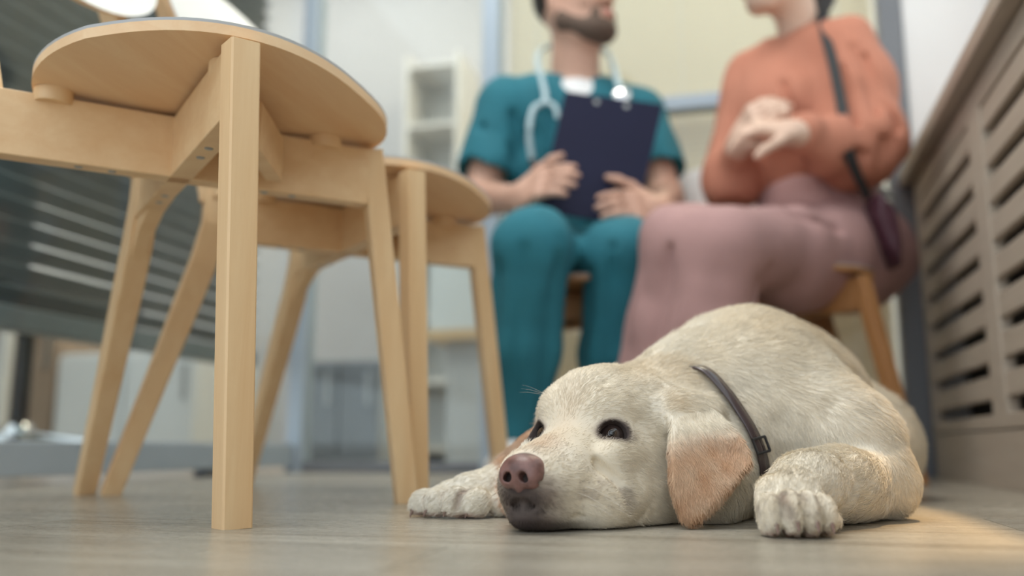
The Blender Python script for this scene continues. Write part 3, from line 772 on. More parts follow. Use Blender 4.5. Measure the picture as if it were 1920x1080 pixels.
# ---- colours of the coat (they belong to the animal: tan ears, dark lips and eye rims)
CREAM = np.array((.750, .665, .525)); PALE = np.array((.820, .775, .680)); GOLD = np.array((.660, .510, .320)); TAN = np.array((.500, .250, .112))
DARK = np.array((.060, .045, .042)); GREYB = np.array((.22, .165, .135)); PINK = np.array((.52, .30, .22))
earC = np.mean(earN, 0); _, _, eV = np.linalg.svd(np.array(earN) - earC); eN = eV[2]
if eN[1] > 0: eN = -eN
def sm(x, a, b):
    t = np.clip((x - a) / (b - a), 0, 1); return t * t * (3 - 2 * t)
def inpoly(P, pts, grow=0.0):
    S_ = Sdf().slab(pts, .006); return S_.ops[0][1](P) - grow
def coat(P, N, jit=None):
    n1 = hash_noise(P, 30, 3); n2 = hash_noise(P, 90, 4); n3 = hash_noise(P, 12, 5)
    col = CREAM + (PALE - CREAM) * np.clip(.25 + .9 * (n1 - .4) + .5 * (n3 - .5), 0, 1)[:, None]
    def mix(c_, w): nonlocal col; col = col + (c_ - col) * np.clip(w, 0, 1)[:, None]
    q = P - HE; f = q @ HF; l = q @ HL; u = q[:, 2]
    # golden saddle along the spine and the thigh, pale legs and chest
    mix(GOLD, .42 * sm(P[:, 2], .15, .24) * sm(P[:, 0], .16, .30) * (.4 + n3))
    mix(GOLD, .40 * sm(P[:, 1], 1.15, 1.40) * (.3 + n3))
    mix(PALE, .85 * sm(-P[:, 0], -.06, .02) * sm(P[:, 1], .88, .90))
    mix(GOLD, .38 * sm(u, .028, .060) * sm(-f, .0, .05) * (.2 + n1) * sm(.14 + f, 0, .02))
    mix(GOLD, .9 * np.exp(-(((P - cp(1262, 765, .848)) ** 2).sum(-1)) / .012 ** 2))
    for pts in (earN, earF):
        dd = Sdf().slab(pts, .006).ops[0][1](P)
        low = sm(-P[:, 2] + (n1 - .5) * .035 + (P[:, 0] - .17) * .15, -.088, -.058) if pts is earN else 1.0
        # tan covers the ear except a paler front upper edge
        k_ = np.clip((.70 + .35 * (n2 - .5)) * low, 0, 1)
        mix(TAN * (1.0 + .18 * (n1 - .5)[:, None]), sm(-dd, -.006, -.001) * k_)
    # brown bridge behind the nose
    mix(np.array((.52, .36, .24)), .75 * np.exp(-((f - .070) / .022) ** 2 - (l / .018) ** 2) * sm(u, -.036, -.024))
    mix(np.array((.56, .43, .30)), .40 * np.exp(-((f - .035) / .03) ** 2 - (l / .016) ** 2) * sm(u, -.03, -.012))
    # grey muzzle around the nose and lips
    rn = np.sqrt(((P - hp(.094, 0, -.062)) ** 2).sum(-1) + 0 * f)
    mix(GREYB, .80 * sm(-rn, -.050, -.026) * sm(-u, .030, .044) * (.75 + .5 * n2))
    mix(DARK, .88 * sm(-rn, -.031, -.014))
    mix(DARK, sm(-np.sqrt(((P - NC) ** 2).sum(-1)), -.019, -.016))
    mix(DARK, .8 * sm(-u, .070, .078) * sm(f, .045, .075) )
    mix(GREYB, .55 * np.exp(-((f - .045) / .035) ** 2 - ((u + .055) / .018) ** 2) * sm(n2, .45, .75))
    # whisker spots in rows on the flews
    for r_ in range(4):
        for c_ in range(5):
            for s_ in (1, -1):
                w_ = hp(.062 - .0085 * c_ - .003 * (r_ % 2), (.030 + .0025 * c_) * s_, -.044 - .0065 * r_)
                mix(GREYB, .50 * np.exp(-(((P - w_) ** 2)[:, :].sum(-1) - ((P - w_) @ HL) ** 2) / .0012 ** 2) * (l * s_ > .012))
    for s_, (ec, ed, er, eu, A_) in zip((1, -1), eyes):
        g = (P - (ec + ed * .0120)) @ A_.T; e = np.sqrt((g[:, 0] / .0165) ** 2 + (g[:, 1] / .0142) ** 2 + (g[:, 2] / .017) ** 2)
        mix(GREYB, .60 * sm(-e, -1.30, -1.0) * (.6 + .8 * n2)); mix(DARK, .98 * sm(-e, -1.10, -.92))
        inner = ec + ed * .012 - HL * s_ * .014 + HF * .006 - HU * .002
        mix(GREYB, .95 * np.exp(-((P - inner) ** 2).sum(-1) / .0085 ** 2) * (.5 + n2))
        brow = ec + ed * .008 - HL * s_ * .006 + HU * .020
        mix(GREYB, .60 * np.exp(-((P - brow) ** 2).sum(-1) / .0060 ** 2) * (.4 + n2))
    # pinkish skin low on the toes, then painted crease shade between them
    for c_ in toeN + toeF:
        mix(PINK * .8, .55 * sm(-P[:, 2], -.008, -.001) * (((P - np.array(c_)) ** 2).sum(-1) < .024 ** 2))
    for T_ in (toeN, toeF):
        for a, b in zip(T_[:-1], T_[1:]):
            m_ = (np.array(a) + np.array(b)) / 2
            L3 = [m_ + np.array(o_) for o_ in (((0, -.026, -.016), (0, -.020, .010), (0, .004, .020)) if T_ is toeN else ((-.010, -.016, -.012), (-.006, -.010, .010), (.006, .004, .016)))]
            d_ = np.full(len(P), 1.0)
            for g0, g1 in zip(L3[:-1], L3[1:]):
                gb = g1 - g0; t = np.clip(((P - g0) @ gb) / (gb @ gb), 0, 1); d_ = np.minimum(d_, ((P - g0 - t[:, None] * gb) ** 2).sum(-1))
            mix(PINK * .42, .85 * np.exp(-d_ / .0034 ** 2))  # shade of the toe creases put into the coat colour
    mix(np.array((.55, .33, .17)), .5 * np.exp(-(((P - cp(1568, 705, 1.13)) ** 2).sum(-1)) / .014 ** 2))
    if jit is not None: col = col * (1 + jit[:, None])
    return np.clip(col, 0.01, 1)
# ---- fur flow: direction the hair lies in
FL = [((.061, .84, .084), -HF, .06), (hp(.05, 0, -.04), -HF, .05), (hp(-.07, .0, .02), -HF * .9 + HL * .1, .06), (hp(-.03, .05, -.03), -HF * .8 + HL * .2 - HU * .35, .05),
      ((.22, 1.0, .12), np.array((.75, .55, -.35)), .10), ((.23, .93, .06), np.array((.3, .25, -.9)), .08), ((.30, 1.08, .2), np.array((.6, .75, -.1)), .12),
      ((.42, 1.25, .15), np.array((.55, .8, -.25)), .15), ((.52, 1.3, .08), np.array((.3, .3, -.9)), .12), ((.33, .93, .07), np.array((.75, -.1, -.65)), .06),
      ((.30, .83, .05), np.array((-.75, -.65, -.1)), .05), ((.235, .745, .03), np.array((-.35, -.85, -.4)), .05), ((.0, .96, .03), np.array((-.75, -.6, -.25)), .08), ((-.07, .93, .02), np.array((-.7, -.6, -.4)), .06)]
def flow(P):
    out = np.zeros_like(P)
    for c_, d_, r_ in FL:
        d_ = np.array(d_) / np.linalg.norm(d_); w = 1 / (((P - np.array(c_)) ** 2).sum(-1) / r_ ** 2 + .05) ** 2; out += d_ * w[:, None]
    for pts in (earN, earF):
        dd = Sdf().slab(pts, .006).ops[0][1](P); m = dd < .002
        out[m] = (np.array((.12, -.05, -1.0)))
    return out / np.maximum(np.linalg.norm(out, axis=1), 1e-6)[:, None]
COL = coat(V, DN)
base = np.array((0.20, 1.05, 0.0)); baseR = to_room(base[None])[0]
me = mesh_np('dog', to_room(V) - baseR, Q)
at = me.color_attributes.new('coat', 'FLOAT_COLOR', 'POINT')
at.data.foreach_set('color', np.concatenate([COL, np.ones((len(COL), 1))], 1).astype(np.float32).ravel())
def coat_mat(name, rough=0.75, hair=False):
    m, n, l, b = new_mat(name)
    a = n.new('ShaderNodeAttribute'); a.attribute_name = 'coat'
    l.new(a.outputs['Color'], b.inputs['Base Color']); b.inputs['Roughness'].default_value = rough
    b.inputs['Specular IOR Level'].default_value = 0.3 if hair else 0.15
    if hair:
        b.inputs['Sheen Weight'].default_value = 0.0
    return m
dog = link('dog', me, coat_mat('dog_coat'), None, baseR)
tag(dog, 'cream labrador with tan ears lying with its head flat on the floor', 'dog')
# ---- fur strands
tri = np.concatenate([Q[:, [0, 1, 2]], Q[:, [0, 2, 3]]])
Pa, Pb, Pc = V[tri[:, 0]], V[tri[:, 1]], V[tri[:, 2]]
ar = np.linalg.norm(np.cross(Pb - Pa, Pc - Pa), axis=1) / 2
cen = (Pa + Pb + Pc) / 3
dens = 34e4 + 46e4 * (1 / (1 + (((cen - np.array((.12, .83, .07))) ** 2).sum(-1) / .13 ** 2) ** 3))
dens = dens * np.where(cen[:, 1] > 1.15, .45, 1.0) * (cen[:, 2] > .002)
w_ = ar * dens; N_H = int(w_.sum()); cum = np.cumsum(w_) / w_.sum()
ti = np.searchsorted(cum, rng.random(N_H)); r1 = np.sqrt(rng.random(N_H)); r2 = rng.random(N_H)
HP = Pa[ti] * (1 - r1)[:, None] + Pb[ti] * (r1 * (1 - r2))[:, None] + Pc[ti] * (r1 * r2)[:, None]
HN = DN[tri[ti, 0]]
keep = np.ones(N_H, bool)
for ec, ed, er, eu, A_ in eyes:
    g = (HP - (ec + ed * .014)) @ A_.T; e = np.sqrt((g[:, 0] / .0138) ** 2 + (g[:, 1] / .0122) ** 2 + (g[:, 2] / .016) ** 2); keep &= e > 1.0
keep &= ((HP - NC) ** 2).sum(-1) > .0175 ** 2
HP, HN = HP[keep], HN[keep]; N_H = len(HP)
q = HP - HE; hf = q @ HF; hu = q[:, 2]
head_w = sm(-(((HP - np.array((.10, .86, .07))) ** 2).sum(-1)), -.12 ** 2, -.07 ** 2)
muz = sm(hf, .0, .05) * (HP[:, 2] < .12) * (((HP - hp(.05, 0, -.04)) ** 2).sum(-1) < .07 ** 2)
eyed = np.minimum.reduce([((HP - e_[0]) ** 2).sum(-1) for e_ in eyes]); eyew = sm(-eyed, -.030 ** 2, -.018 ** 2)
Ln = .0125 - .0055 * head_w; Ln = Ln * (1 - .55 * muz) * (1 - .55 * eyew)
pawm = (HP[:, 2] < .05) & (((HP[:, 1] < .80) & (HP[:, 0] > .187)) | ((HP[:, 0] < .0) & (HP[:, 1] > .88))); Ln = np.where(pawm & (head_w < .9), .006, Ln)
armm = (HP[:, 1] < .93) & (HP[:, 2] < .08) & (HP[:, 0] > .23) & (head_w < .9); Ln = np.where(armm & ~pawm, .0085, Ln)
earm = ((((HP - earC0) @ eN) ** 2) < .016 ** 2) & (((HP - earC0) ** 2).sum(-1) < .085 ** 2) & (coat(HP, HN)[:, 0] < .70); Ln = np.where(earm, .0068, Ln)
Ln = Ln * (.65 + .7 * rng.random(N_H))
FLW = flow(HP)
t1 = FLW - (FLW * HN).sum(-1)[:, None] * HN; t1 /= np.maximum(np.linalg.norm(t1, axis=1), 1e-5)[:, None]
sw = (hash_noise(HP, 38, 8) - .5) * np.where(armm | pawm, .25, .75) + (hash_noise(HP, 120, 9) - .5) * .45 + rng.normal(0, .20, N_H)
t2 = np.cross(HN, t1); dirv = t1 * np.cos(sw)[:, None] + t2 * np.sin(sw)[:, None]
lift = .16 + .20 * rng.random(N_H) + .06 * hash_noise(HP, 60, 11)
lift = np.where((armm | pawm) & (head_w < .9), lift * .95, lift)
K = 4; s_ = np.linspace(0, 1, K)
pts = np.empty((N_H, K, 3))
for k in range(K):
    a_ = s_[k]
    pts[:, k] = HP - HN * np.where(armm | pawm | earm, .0001, .0006)[:, None] + dirv * (Ln * a_ * .95)[:, None] + HN * (Ln * lift * (a_ - .42 * a_ * a_))[:, None]
pts[..., 2] = np.maximum(pts[..., 2], .0006)
hcol = coat(HP, HN, rng.normal(0, .085, N_H) + .05)
cu = bpy.data.hair_curves.new('fur'); cu.add_curves([K] * N_H)
R2 = to_room(pts.reshape(-1, 3)) - baseR
cu.attributes['position'].data.foreach_set('vector', R2.astype(np.float32).ravel())
ra = cu.attributes.get('radius') or cu.attributes.new('radius', 'FLOAT', 'POINT')
rad_ = (np.array((.00016, .00014, .00010, .00003))[None] * (1 + .35 * (1 - head_w))[:, None]).astype(np.float32)
ra.data.foreach_set('value', rad_.ravel())
ca = cu.attributes.new('coat', 'FLOAT_COLOR', 'CURVE')
ca.data.foreach_set('color', np.concatenate([hcol, np.ones((N_H, 1))], 1).astype(np.float32).ravel())
fur = bpy.data.objects.new('fur', cu); C.objects.link(fur); fur.parent = dog; cu.materials.append(coat_mat('fur', .55, True)); tag(fur, kind='stuff')
print('DOG verts', len(V), 'hairs', N_H)

# ---- eyes, nose, claws, whiskers
def ball(name, c_, r, mat, parent, ax, seg=40, squash=1.0):
    """sphere with its pole along ax (camera frame)"""
    ax = np.array(ax) / np.linalg.norm(ax); b_ = np.cross(ax, HU); b_ /= np.linalg.norm(b_); c2 = np.cross(b_, ax)
    v = []; f = []; n = seg; m = seg // 2
    for i in range(m + 1):
        a = math.pi * i / m
        for j in range(n):
            q = 2 * math.pi * j / n
            v.append(np.array(c_) + r * (ax * math.cos(a) * squash + (b_ * math.cos(q) + c2 * math.sin(q)) * math.sin(a)))
    for i in range(m):
        for j in range(n): f.append((i*n+j, (i+1)*n+j, (i+1)*n+(j+1)%n, i*n+(j+1)%n))
    me = mesh_np(name, to_room(np.array(v)) - baseR, np.array(f)); return link(name, me, mat, parent)
def simple(name, col, rough, coatw=0.0, spec=.5):
    m, n, l, b = new_mat(name); b.inputs['Base Color'].default_value = (*col, 1); b.inputs['Roughness'].default_value = rough
    b.inputs['Coat Weight'].default_value = coatw; b.inputs['Coat Roughness'].default_value = 0.03; b.inputs['Specular IOR Level'].default_value = spec; return m
M['sclera'] = simple('eye_dark_rim', (.045, .030, .026), .15, 1.0)
M['iris'] = simple('brown_iris', (.045, .026, .016), .10, 1.0)
M['pupil'] = simple('pupil', (.004, .004, .005), .05, 1.0)
LOOK = np.array((-.10, -.80, .42))
for ec, ed, er, eu, A_ in eyes:
    eb = ball('eye', ec + ed * .0002, .0136, M['sclera'], dog, ed)
    lk = ed * .75 + LOOK / np.linalg.norm(LOOK) * .45; lk /= np.linalg.norm(lk)
    ball('iris', ec + ed * .0002 + lk * .0056, .0088, M['iris'], eb, lk, squash=.96)
    ball('pupil', ec + ed * .0002 + lk * .0102, .0046, M['pupil'], eb, lk, 24, squash=.93)
NS = Sdf()
NS.ell(NC + HF * .002 + HU * .002, (.0135, .0188, .0140), HA, k=.006)
NS.ell(NC - HF * .004 + HU * .0065, (.0165, .0170, .0095), HA, k=.006)
for s_ in (1, -1):
    NS.ell(NC + HF * .004 + HL * .0108 * s_ - HU * .0015, (.0095, .0088, .0102), HA, k=.004)
NS.ell(NC + HF * .004 - HU * .0085, (.0060, .0046, .0072), HA, k=.005)
for s_ in (1, -1):
    NS.cap(NC + HF * .0155 + HL * .0068 * s_ - HU * .0010, NC + HF * .004 + HL * .0090 * s_ - HU * .0030, .0034, .0048, .002, op='sub')
    NS.cap(NC + HF * .011 + HL * .0098 * s_ - HU * .0030, NC + HF * .004 + HL * .0185 * s_ - HU * .0060, .0020, .0012, .002, op='sub')
NS.groove([NC + HF * .020 + HU * .003, NC + HF * .015 - HU * .010, NC + HF * .012 - HU * .02], .0013, .0014)
m, n, l, b = new_mat('nose_leather')
tc = n.new('ShaderNodeTexCoord'); vo = n.new('ShaderNodeTexVoronoi'); vo.inputs['Scale'].default_value = 900; vo.feature = 'DISTANCE_TO_EDGE'
l.new(tc.outputs['Object'], vo.inputs['Vector']); nz = n.new('ShaderNodeTexNoise'); nz.inputs['Scale'].default_value = 90; l.new(tc.outputs['Object'], nz.inputs['Vector'])
r = ramp(n, [(0.35, (.125, .062, .054)), (0.65, (.250, .130, .112))]); l.new(nz.outputs['Fac'], r.inputs['Fac']); l.new(r.outputs['Color'], b.inputs['Base Color'])
bp = n.new('ShaderNodeBump'); bp.inputs['Strength'].default_value = .5; bp.inputs['Distance'].default_value = .0003; l.new(vo.outputs['Distance'], bp.inputs['Height']); l.new(bp.outputs['Normal'], b.inputs['Normal'])
b.inputs['Roughness'].default_value = .33
a_, b_ = NC - .024, NC + .026
Vn, Qn = NS.mesh(*(axis((a_[i], b_[i], .0009)) for i in range(3)), 1)
link('nose', mesh_np('nose', to_room(Vn) - baseR, Qn), m, dog)
M['claw'] = simple('claw', (.24, .15, .12), .35)
for T_, dv in ((toeN, np.array((0, -1, 0))), (toeF, np.array((-.72, -.69, 0)))):
    for c_ in T_:
        c_ = np.array(c_); ln = .0185 if T_ is toeN else .0125
        a = c_ + dv * (ln - .006) + (0, 0, -.004); P_ = [a, a + dv * .0065 + (0, 0, -.0025), a + dv * .0095 + (0, 0, -.0088)]
        mb = MB().tube([to_room(q[None])[0] for q in P_], [.0021, .0018, .0005], 10); mb.build('claw', M['claw'], dog, tuple(baseR), smooth=True)
wm = MB()
for k, (s_, f_, u_, L_) in enumerate([(1, .060, -.046, .035), (1, .052, -.052, .04), (1, .044, -.058, .04), (1, .058, -.060, .035), (-1, .058, -.048, .04), (-1, .048, -.055, .04), (-1, .052, -.062, .035), (1, .036, -.050, .035), (1, .066, -.052, .03), (-1, .066, -.058, .03)]):
    a = hp(f_, .036 * s_, u_); d_ = (HL * s_ * .85 - HF * .45 - HU * .15); P_ = [a + d_ * L_ * t - HU * .012 * t * t for t in (0, .35, .7, 1)]
    P_ = [np.array((q[0], q[1], max(q[2], .001))) for q in P_]
    wm.tube([to_room(q[None])[0] for q in P_], [.00016, .00014, .0001, .00005], 5)
for k in range(3):
    a = hp(-.008 + .004 * k, -.030, .030); d_ = -HL * .55 + HF * (.5 - .15 * k) + HU * (.30 + .08 * k); P_ = [a + d_ * .045 * t - HU * .008 * t * t for t in (0, .35, .7, 1)]
    wm.tube([to_room(q[None])[0] for q in P_], [.0001, .00008, .00006, .00003], 5)
M['whisker'] = simple('whisker', (.75, .70, .62), .4)
wo = wm.build('whiskers', M['whisker'], dog, tuple(baseR), smooth=True); tag(wo, kind='stuff')

# ---- collar: a strap that follows the neck
def hit(px, py, d0=.7):
    r = np.array(ray(px, py)); r /= np.linalg.norm(r); o_ = np.array((0, 0, CAM_H)); ts = np.arange(d0, 1.6, .002)
    dd = D(o_[None] + r[None] * ts[:, None]); k_ = np.nonzero(dd < 0)[0]; return o_ + r * ts[k_[0] if len(k_) else 0]
Pn = hit(1312, 697); Pm = hit(1415, 845); cN = np.array((.215, .985, .085))
ax1 = Pm - Pn; ax1 /= np.linalg.norm(ax1); nrm = np.array((.73, .62, .28)); nrm -= ax1 * (nrm @ ax1)
nrm /= np.linalg.norm(nrm); cN = cN - nrm * ((cN - Pn) @ nrm)
print('HITS', Pn, Pm, cN)
ax2 = np.cross(nrm, ax1); NA = 96; loop = []
for i in range(NA):
    a = 2 * math.pi * i / NA; d_ = ax1 * math.cos(a) + ax2 * math.sin(a)
    ts = np.linspace(.02, .16, 80); dd = D(cN[None] + d_[None] * ts[:, None]); k_ = np.nonzero(dd > 0.0045)[0]
    loop.append(ts[k_[0]] if len(k_) else .10)
loop = np.array(loop)
aa_ = np.arctan2(np.sin(2 * np.pi * np.arange(NA) / NA), np.cos(2 * np.pi * np.arange(NA) / NA))
pa_ = math.atan2((Pn - cN) @ ax2, (Pn - cN) @ ax1); pm_ = math.atan2((Pm - cN) @ ax2, (Pm - cN) @ ax1)
print('COLLAR', pa_, pm_, np.linalg.norm(Pn - cN), np.linalg.norm(Pm - cN), loop[::8])
ang = 2 * np.pi * np.arange(NA) / NA
s1 = 1 if math.sin(pa_ - pm_) > 0 else -1          # the strap sinks into the fur of the neck fold past its visible arc
past = ((ang - pa_) * s1) % (2 * np.pi); loop = np.where(past < 2.2, loop - .012 * np.minimum(past / .15, 1), loop)
for _ in range(2): loop = (np.roll(loop, 1) + loop + np.roll(loop, -1)) / 3
LP = np.array([cN + (ax1 * math.cos(2 * math.pi * i / NA) + ax2 * math.sin(2 * math.pi * i / NA)) * loop[i] for i in range(NA)])
LP[:, 2] = np.maximum(LP[:, 2], .012)
print('COLLAR', ax1, nrm, [tuple(np.round(q,3)) for q in LP[::12]])
v = []; f = []
cen_ = LP.mean(0)
for i in range(NA):
    t = LP[(i + 1) % NA] - LP[i - 1]; t /= np.linalg.norm(t); o_ = np.cross(t, nrm); o_ /= np.linalg.norm(o_)
    if o_ @ (LP[i] - cen_) < 0: o_ = -o_
    for a, b2 in ((-1, 0), (-.88, 1), (.88, 1), (1, 0), (.88, -1), (-.88, -1)): v.append(LP[i] + nrm * a * .0068 + o_ * b2 * .0014)
for i in range(NA):
    for j in range(6): f.append((i*6+j, i*6+(j+1)%6, ((i+1)%NA)*6+(j+1)%6, ((i+1)%NA)*6+j))
lc = to_room(cN[None])[0]; lc[2] = .02
collar = link('dog_collar', mesh_np('dog_collar', to_room(np.array(v)) - lc, np.array(f)), simple('brown_leather', (.050, .032, .034), .27, .5), None, lc)
tag(collar, 'narrow dark brown leather collar around the neck of the dog', 'collar')
i0 = int(np.argmin(((LP - Pm) ** 2).sum(-1))); bc = LP[i0]; t = LP[(i0 + 1) % NA] - LP[i0 - 1]; t /= np.linalg.norm(t); o_ = np.cross(t, nrm)
if o_ @ (bc - cen_) < 0: o_ = -o_
bk = MB(); cs_ = [bc + o_ * .003 + t * a * .007 + nrm * b2 * .0090 for a, b2 in ((-1, -1), (1, -1), (1, 1), (-1, 1), (-1, -1))]
for a, b2 in zip(cs_[:-1], cs_[1:]): bk.tube([to_room(a[None])[0], to_room(b2[None])[0]], .0013, 8)
bk.build('buckle', M['black'], collar, tuple(lc), smooth=True)
# ------------------------------------------------------------------ people (camera-frame coordinates, like the dog)
def nv(v): v = np.array(v, float); return v / np.linalg.norm(v)
def lerp(a, b, t): return np.array(a) + (np.array(b) - np.array(a)) * t
M['skin_m'] = plain('skin_light', (.58, .34, .25), .55, var=.04, nscale=30)
M['skin_w'] = plain('skin_pale', (.70, .48, .37), .55, var=.03, nscale=30)
M['teal'] = plain('teal_cotton', (.020, .165, .215), .85, var=.10, nscale=14, bump=.3, bscale=500)
M['rust'] = plain('rust_orange_cloth', (.50, .200, .128), .8, var=.05, nscale=12, bump=.2, bscale=500)
M['mauve'] = plain('dusty_pink_cloth', (.43, .255, .245), .85, var=.05, nscale=12, bump=.2, bscale=500)
M['white_cloth'] = plain('white_cotton', (.78, .78, .78), .85, var=.02)
M['hair_dark'] = plain('dark_hair', (.018, .012, .010), .5, var=.3, nscale=60)
M['beard'] = plain('dark_beard', (.115, .075, .055), .8, var=.3, nscale=120)
M['navy'] = plain('navy_board', (.010, .011, .034), .65, var=.05)
M['navy'].node_tree.nodes['Principled BSDF'].inputs['Specular IOR Level'].default_value = .2
M['burgundy'] = plain('burgundy_leather', (.065, .022, .035), .4, var=.1)
M['pale_tube'] = plain('pale_blue_tube', (.45, .58, .62), .4, var=.02)
M['white_eye'] = plain('eye_white', (.75, .73, .70), .2, var=.01)
M['lips'] = plain('lips', (.52, .20, .17), .45, var=.03)

def head(S, c, fw, up, s=1.0, jaw=1.0):
    """skull, jaw, nose, ears, lips and eye hollows; c = centre of the head"""
    fw = nv(fw); up = nv(np.array(up) - fw * (np.array(up) @ fw)); sd_ = np.cross(fw, up); A = np.array((fw, sd_, up)); s *= 1.0
    g = lambda f, l, u: c + (fw * f + sd_ * l + up * u) * s
    r = lambda *q: tuple(x * s for x in q)
    S.ell(g(-.012, 0, .030), r(.092, .073, .085), A, k=.02)
    S.ell(g(.012, 0, -.030), r(.066, .060, .075), A, k=.03)
    S.ell(g(.050, 0, -.088), r(.030, .034 * jaw, .024), A, k=.03)
    for q in (1, -1):
        S.cap(g(-.008, .050 * q, -.045), g(.042, .022 * q, -.092), .022 * s, .018 * s, .02)
        S.ell(g(.060, .030 * q, -.022), r(.018, .022, .020), A, k=.015)
        S.ell(g(-.010, .075 * q, -.008), r(.018, .008, .032), A, k=.006)
        S.ell(g(.082, .031 * q, .004), r(.014, .018, .011), A, k=.010, op='sub')
        S.cap(g(.082, .012 * q, .020), g(.074, .045 * q, .021), .007 * s, .005 * s, .010)
        S.ell(g(.0925, .013 * q, -.036), r(.010, .009, .008), A, k=.006)
    S.cap(g(.088, 0, .006), g(.104, 0, -.032), .008 * s, .0115 * s, .010)
    S.cap(g(.084, -.018, -.060), g(.084, .018, -.060), .0075 * s, None, .005)
    S.cap(g(.083, -.015, -.072), g(.083, .015, -.072), .0080 * s, None, .005)
    S.groove([g(.094, -.024, -.066), g(.098, 0, -.0665), g(.094, .024, -.066)], .003, .003)
    return g, A
def hand(S, w, d, n, curl=.6, side=1, sc_=1.0, thumb=.5):
    """w wrist, d towards the fingers, n back of the hand; palm, four fingers of different length, thumb at the side"""
    d = nv(d); n = nv(np.array(n) - d * (np.array(n) @ d)); t = np.cross(d, n) * side
    S.rbox(w + d * .045 * sc_, (.045 * sc_, .040 * sc_, .013 * sc_), .012 * sc_, np.array((d, t, n)), k=.012)
    S.cap(w - d * .01, w + d * .02, .025 * sc_, .026 * sc_, .02)
    for i, (o_, L_) in enumerate(((.030, .070), (.010, .080), (-.010, .074), (-.029, .058))):
        q = w + d * .082 * sc_ + t * o_ * sc_; L_ *= sc_; dd = d; pts = [q]
        for j, fr in enumerate((.45, .32, .25)):
            a = curl * (1.0 + .15 * i) * (1 if j else .7); dd = nv(dd * math.cos(a) - n * math.sin(a)); n2 = nv(n * math.cos(a) + d * math.sin(a))
            q = q + dd * L_ * fr; pts.append(q)
        S.chain([w + d * .055 * sc_ + t * o_ * .9 * sc_] + pts, [.0095 * sc_, .0092 * sc_, .0085 * sc_, .0078 * sc_, .0066 * sc_], .003)
    b = w + d * .022 * sc_ + t * .030 * sc_; td = nv(t * .75 + d * .65 - n * thumb)
    p1 = b + td * .040 * sc_; td2 = nv(td + d * .5 - n * thumb * .8); p2 = p1 + td2 * .032 * sc_; p3 = p2 + nv(td2 - n * .3) * .022 * sc_
    S.chain([b, p1, p2, p3], [.015 * sc_, .0115 * sc_, .0098 * sc_, .0075 * sc_], .006)
def shoe(name, ank, toe, mat, parent, base):
    S = Sdf(); f = nv((toe[0] - ank[0], toe[1] - ank[1], 0)); s_ = np.array((f[1], -f[0], 0)); g = lambda a, z: np.array((ank[0], ank[1], 0)) + f * a + (0, 0, z)
    A = np.array((f, s_, (0, 0, 1.0)))
    S.ell(g(.02, .045), (.075, .042, .045), A, k=.02); S.ell(g(.12, .034), (.085, .047, .034), A, k=.03); S.cap(g(0, .06), g(-.01, .10), .042, .040, .02)
    S.rbox(g(.065, .012), (.145, .045, .012), .01, A, k=.004); S.plane((0, 0, 1), .001)
    c_ = g(.06, .05); return sdf_obj(name, S, c_ - (.2, .2, .06), c_ + (.2, .2, .12), .006, mat, parent, base, cam=True)
def eyes_for(g, A, parent, base, s=1.0, iris=(.10, .06, .035)):
    for q in (1, -1):
        c_ = g(.066, .031 * q, .004)
        S = Sdf().ell(c_, (.0125 * s,) * 3); e = sdf_obj('eye', S, c_ - .016, c_ + .016, .002, M['white_eye'], parent, base, cam=True)
        S = Sdf().ell(c_ + A[0] * .0085, (.0055, .006, .006), A); sdf_obj('iris', S, c_ + A[0] * .0085 - .008, c_ + A[0] * .0085 + .008, .0012, M['black'], e, base, cam=True)

# ================= man in scrubs
bm_c = cp(1085, 470, 2.08); MBASE = tuple(to_room(np.array([[bm_c[0], bm_c[1], 0]]))[0])
pel, che, nek = cp(1085, 478, 2.12), cp(1072, 285, 2.12), cp(1078, 150, 2.10)
shL, shR = cp(945, 205, 2.06), cp(1196, 222, 2.12)
elL, elR = cp(900, 372, 2.03), cp(1246, 372, 2.06)
wrL, wrR = cp(972, 372, 1.86), cp(1232, 396, 1.87)
hiL, hiR = cp(1035, 490, 2.10), cp(1135, 490, 2.11)
knL, knR = cp(998, 462, 1.73), cp(1166, 478, 1.80)
anL, anR = cp(968, 850, 1.80), cp(1136, 840, 1.92)
hdM = cp(1080, 12, 2.05); fwM = (.66, -.72, .14); upM = (-.10, 0, 1)
B = Sdf()
gM, AM = head(B, hdM, fwM, upM, 1.0, 1.15)
B.cap(nek + (0, 0, -.02), hdM + np.array((0, .01, -.05)), .062, .056, .03)
B.ell(che, (.155, .10, .14), k=.06); B.ell(lerp(che, pel, .5), (.135, .095, .14), k=.06); B.ell(pel, (.15, .11, .10), k=.06)
B.cap(shL + (.02, 0, 0), shR - (.02, 0, 0), .055, .055, .05)
for sh, el, wr in ((shL, elL, wrL), (shR, elR, wrR)):
    B.cap(sh, el, .050, .042, .03); B.cap(el, wr, .041, .028, .02)
for hi, kn, an in ((hiL, knL, anL), (hiR, knR, anR)):
    B.cap(hi, kn, .078, .056, .04); B.cap(kn, lerp(kn, an, .35), .053, .052, .02); B.cap(lerp(kn, an, .35), an, .052, .034, .03)
    B.cap(an, an + np.array((-.01, -.12, -.05)), .032, .026, .02)
hand(B, wrL, cp(1040, 330, 1.76) - wrL, (-.35, -.80, .35), .30, -1, 1.0, .2)
hand(B, wrR, cp(1150, 382, 1.77) - wrR, (.20, -.95, .25), .28, 1, 1.0, .2)
man = sdf_obj('person', B, np.array((-.25, 1.60, 0)), np.array((.45, 2.30, 1.36)), .0065, M['skin_m'], None, MBASE, cam=True)
tag(man, 'seated man in teal scrubs with a dark beard holding a navy clipboard', 'person')
eyes_for(gM, AM, man, MBASE)
T = Sdf()   # scrub top
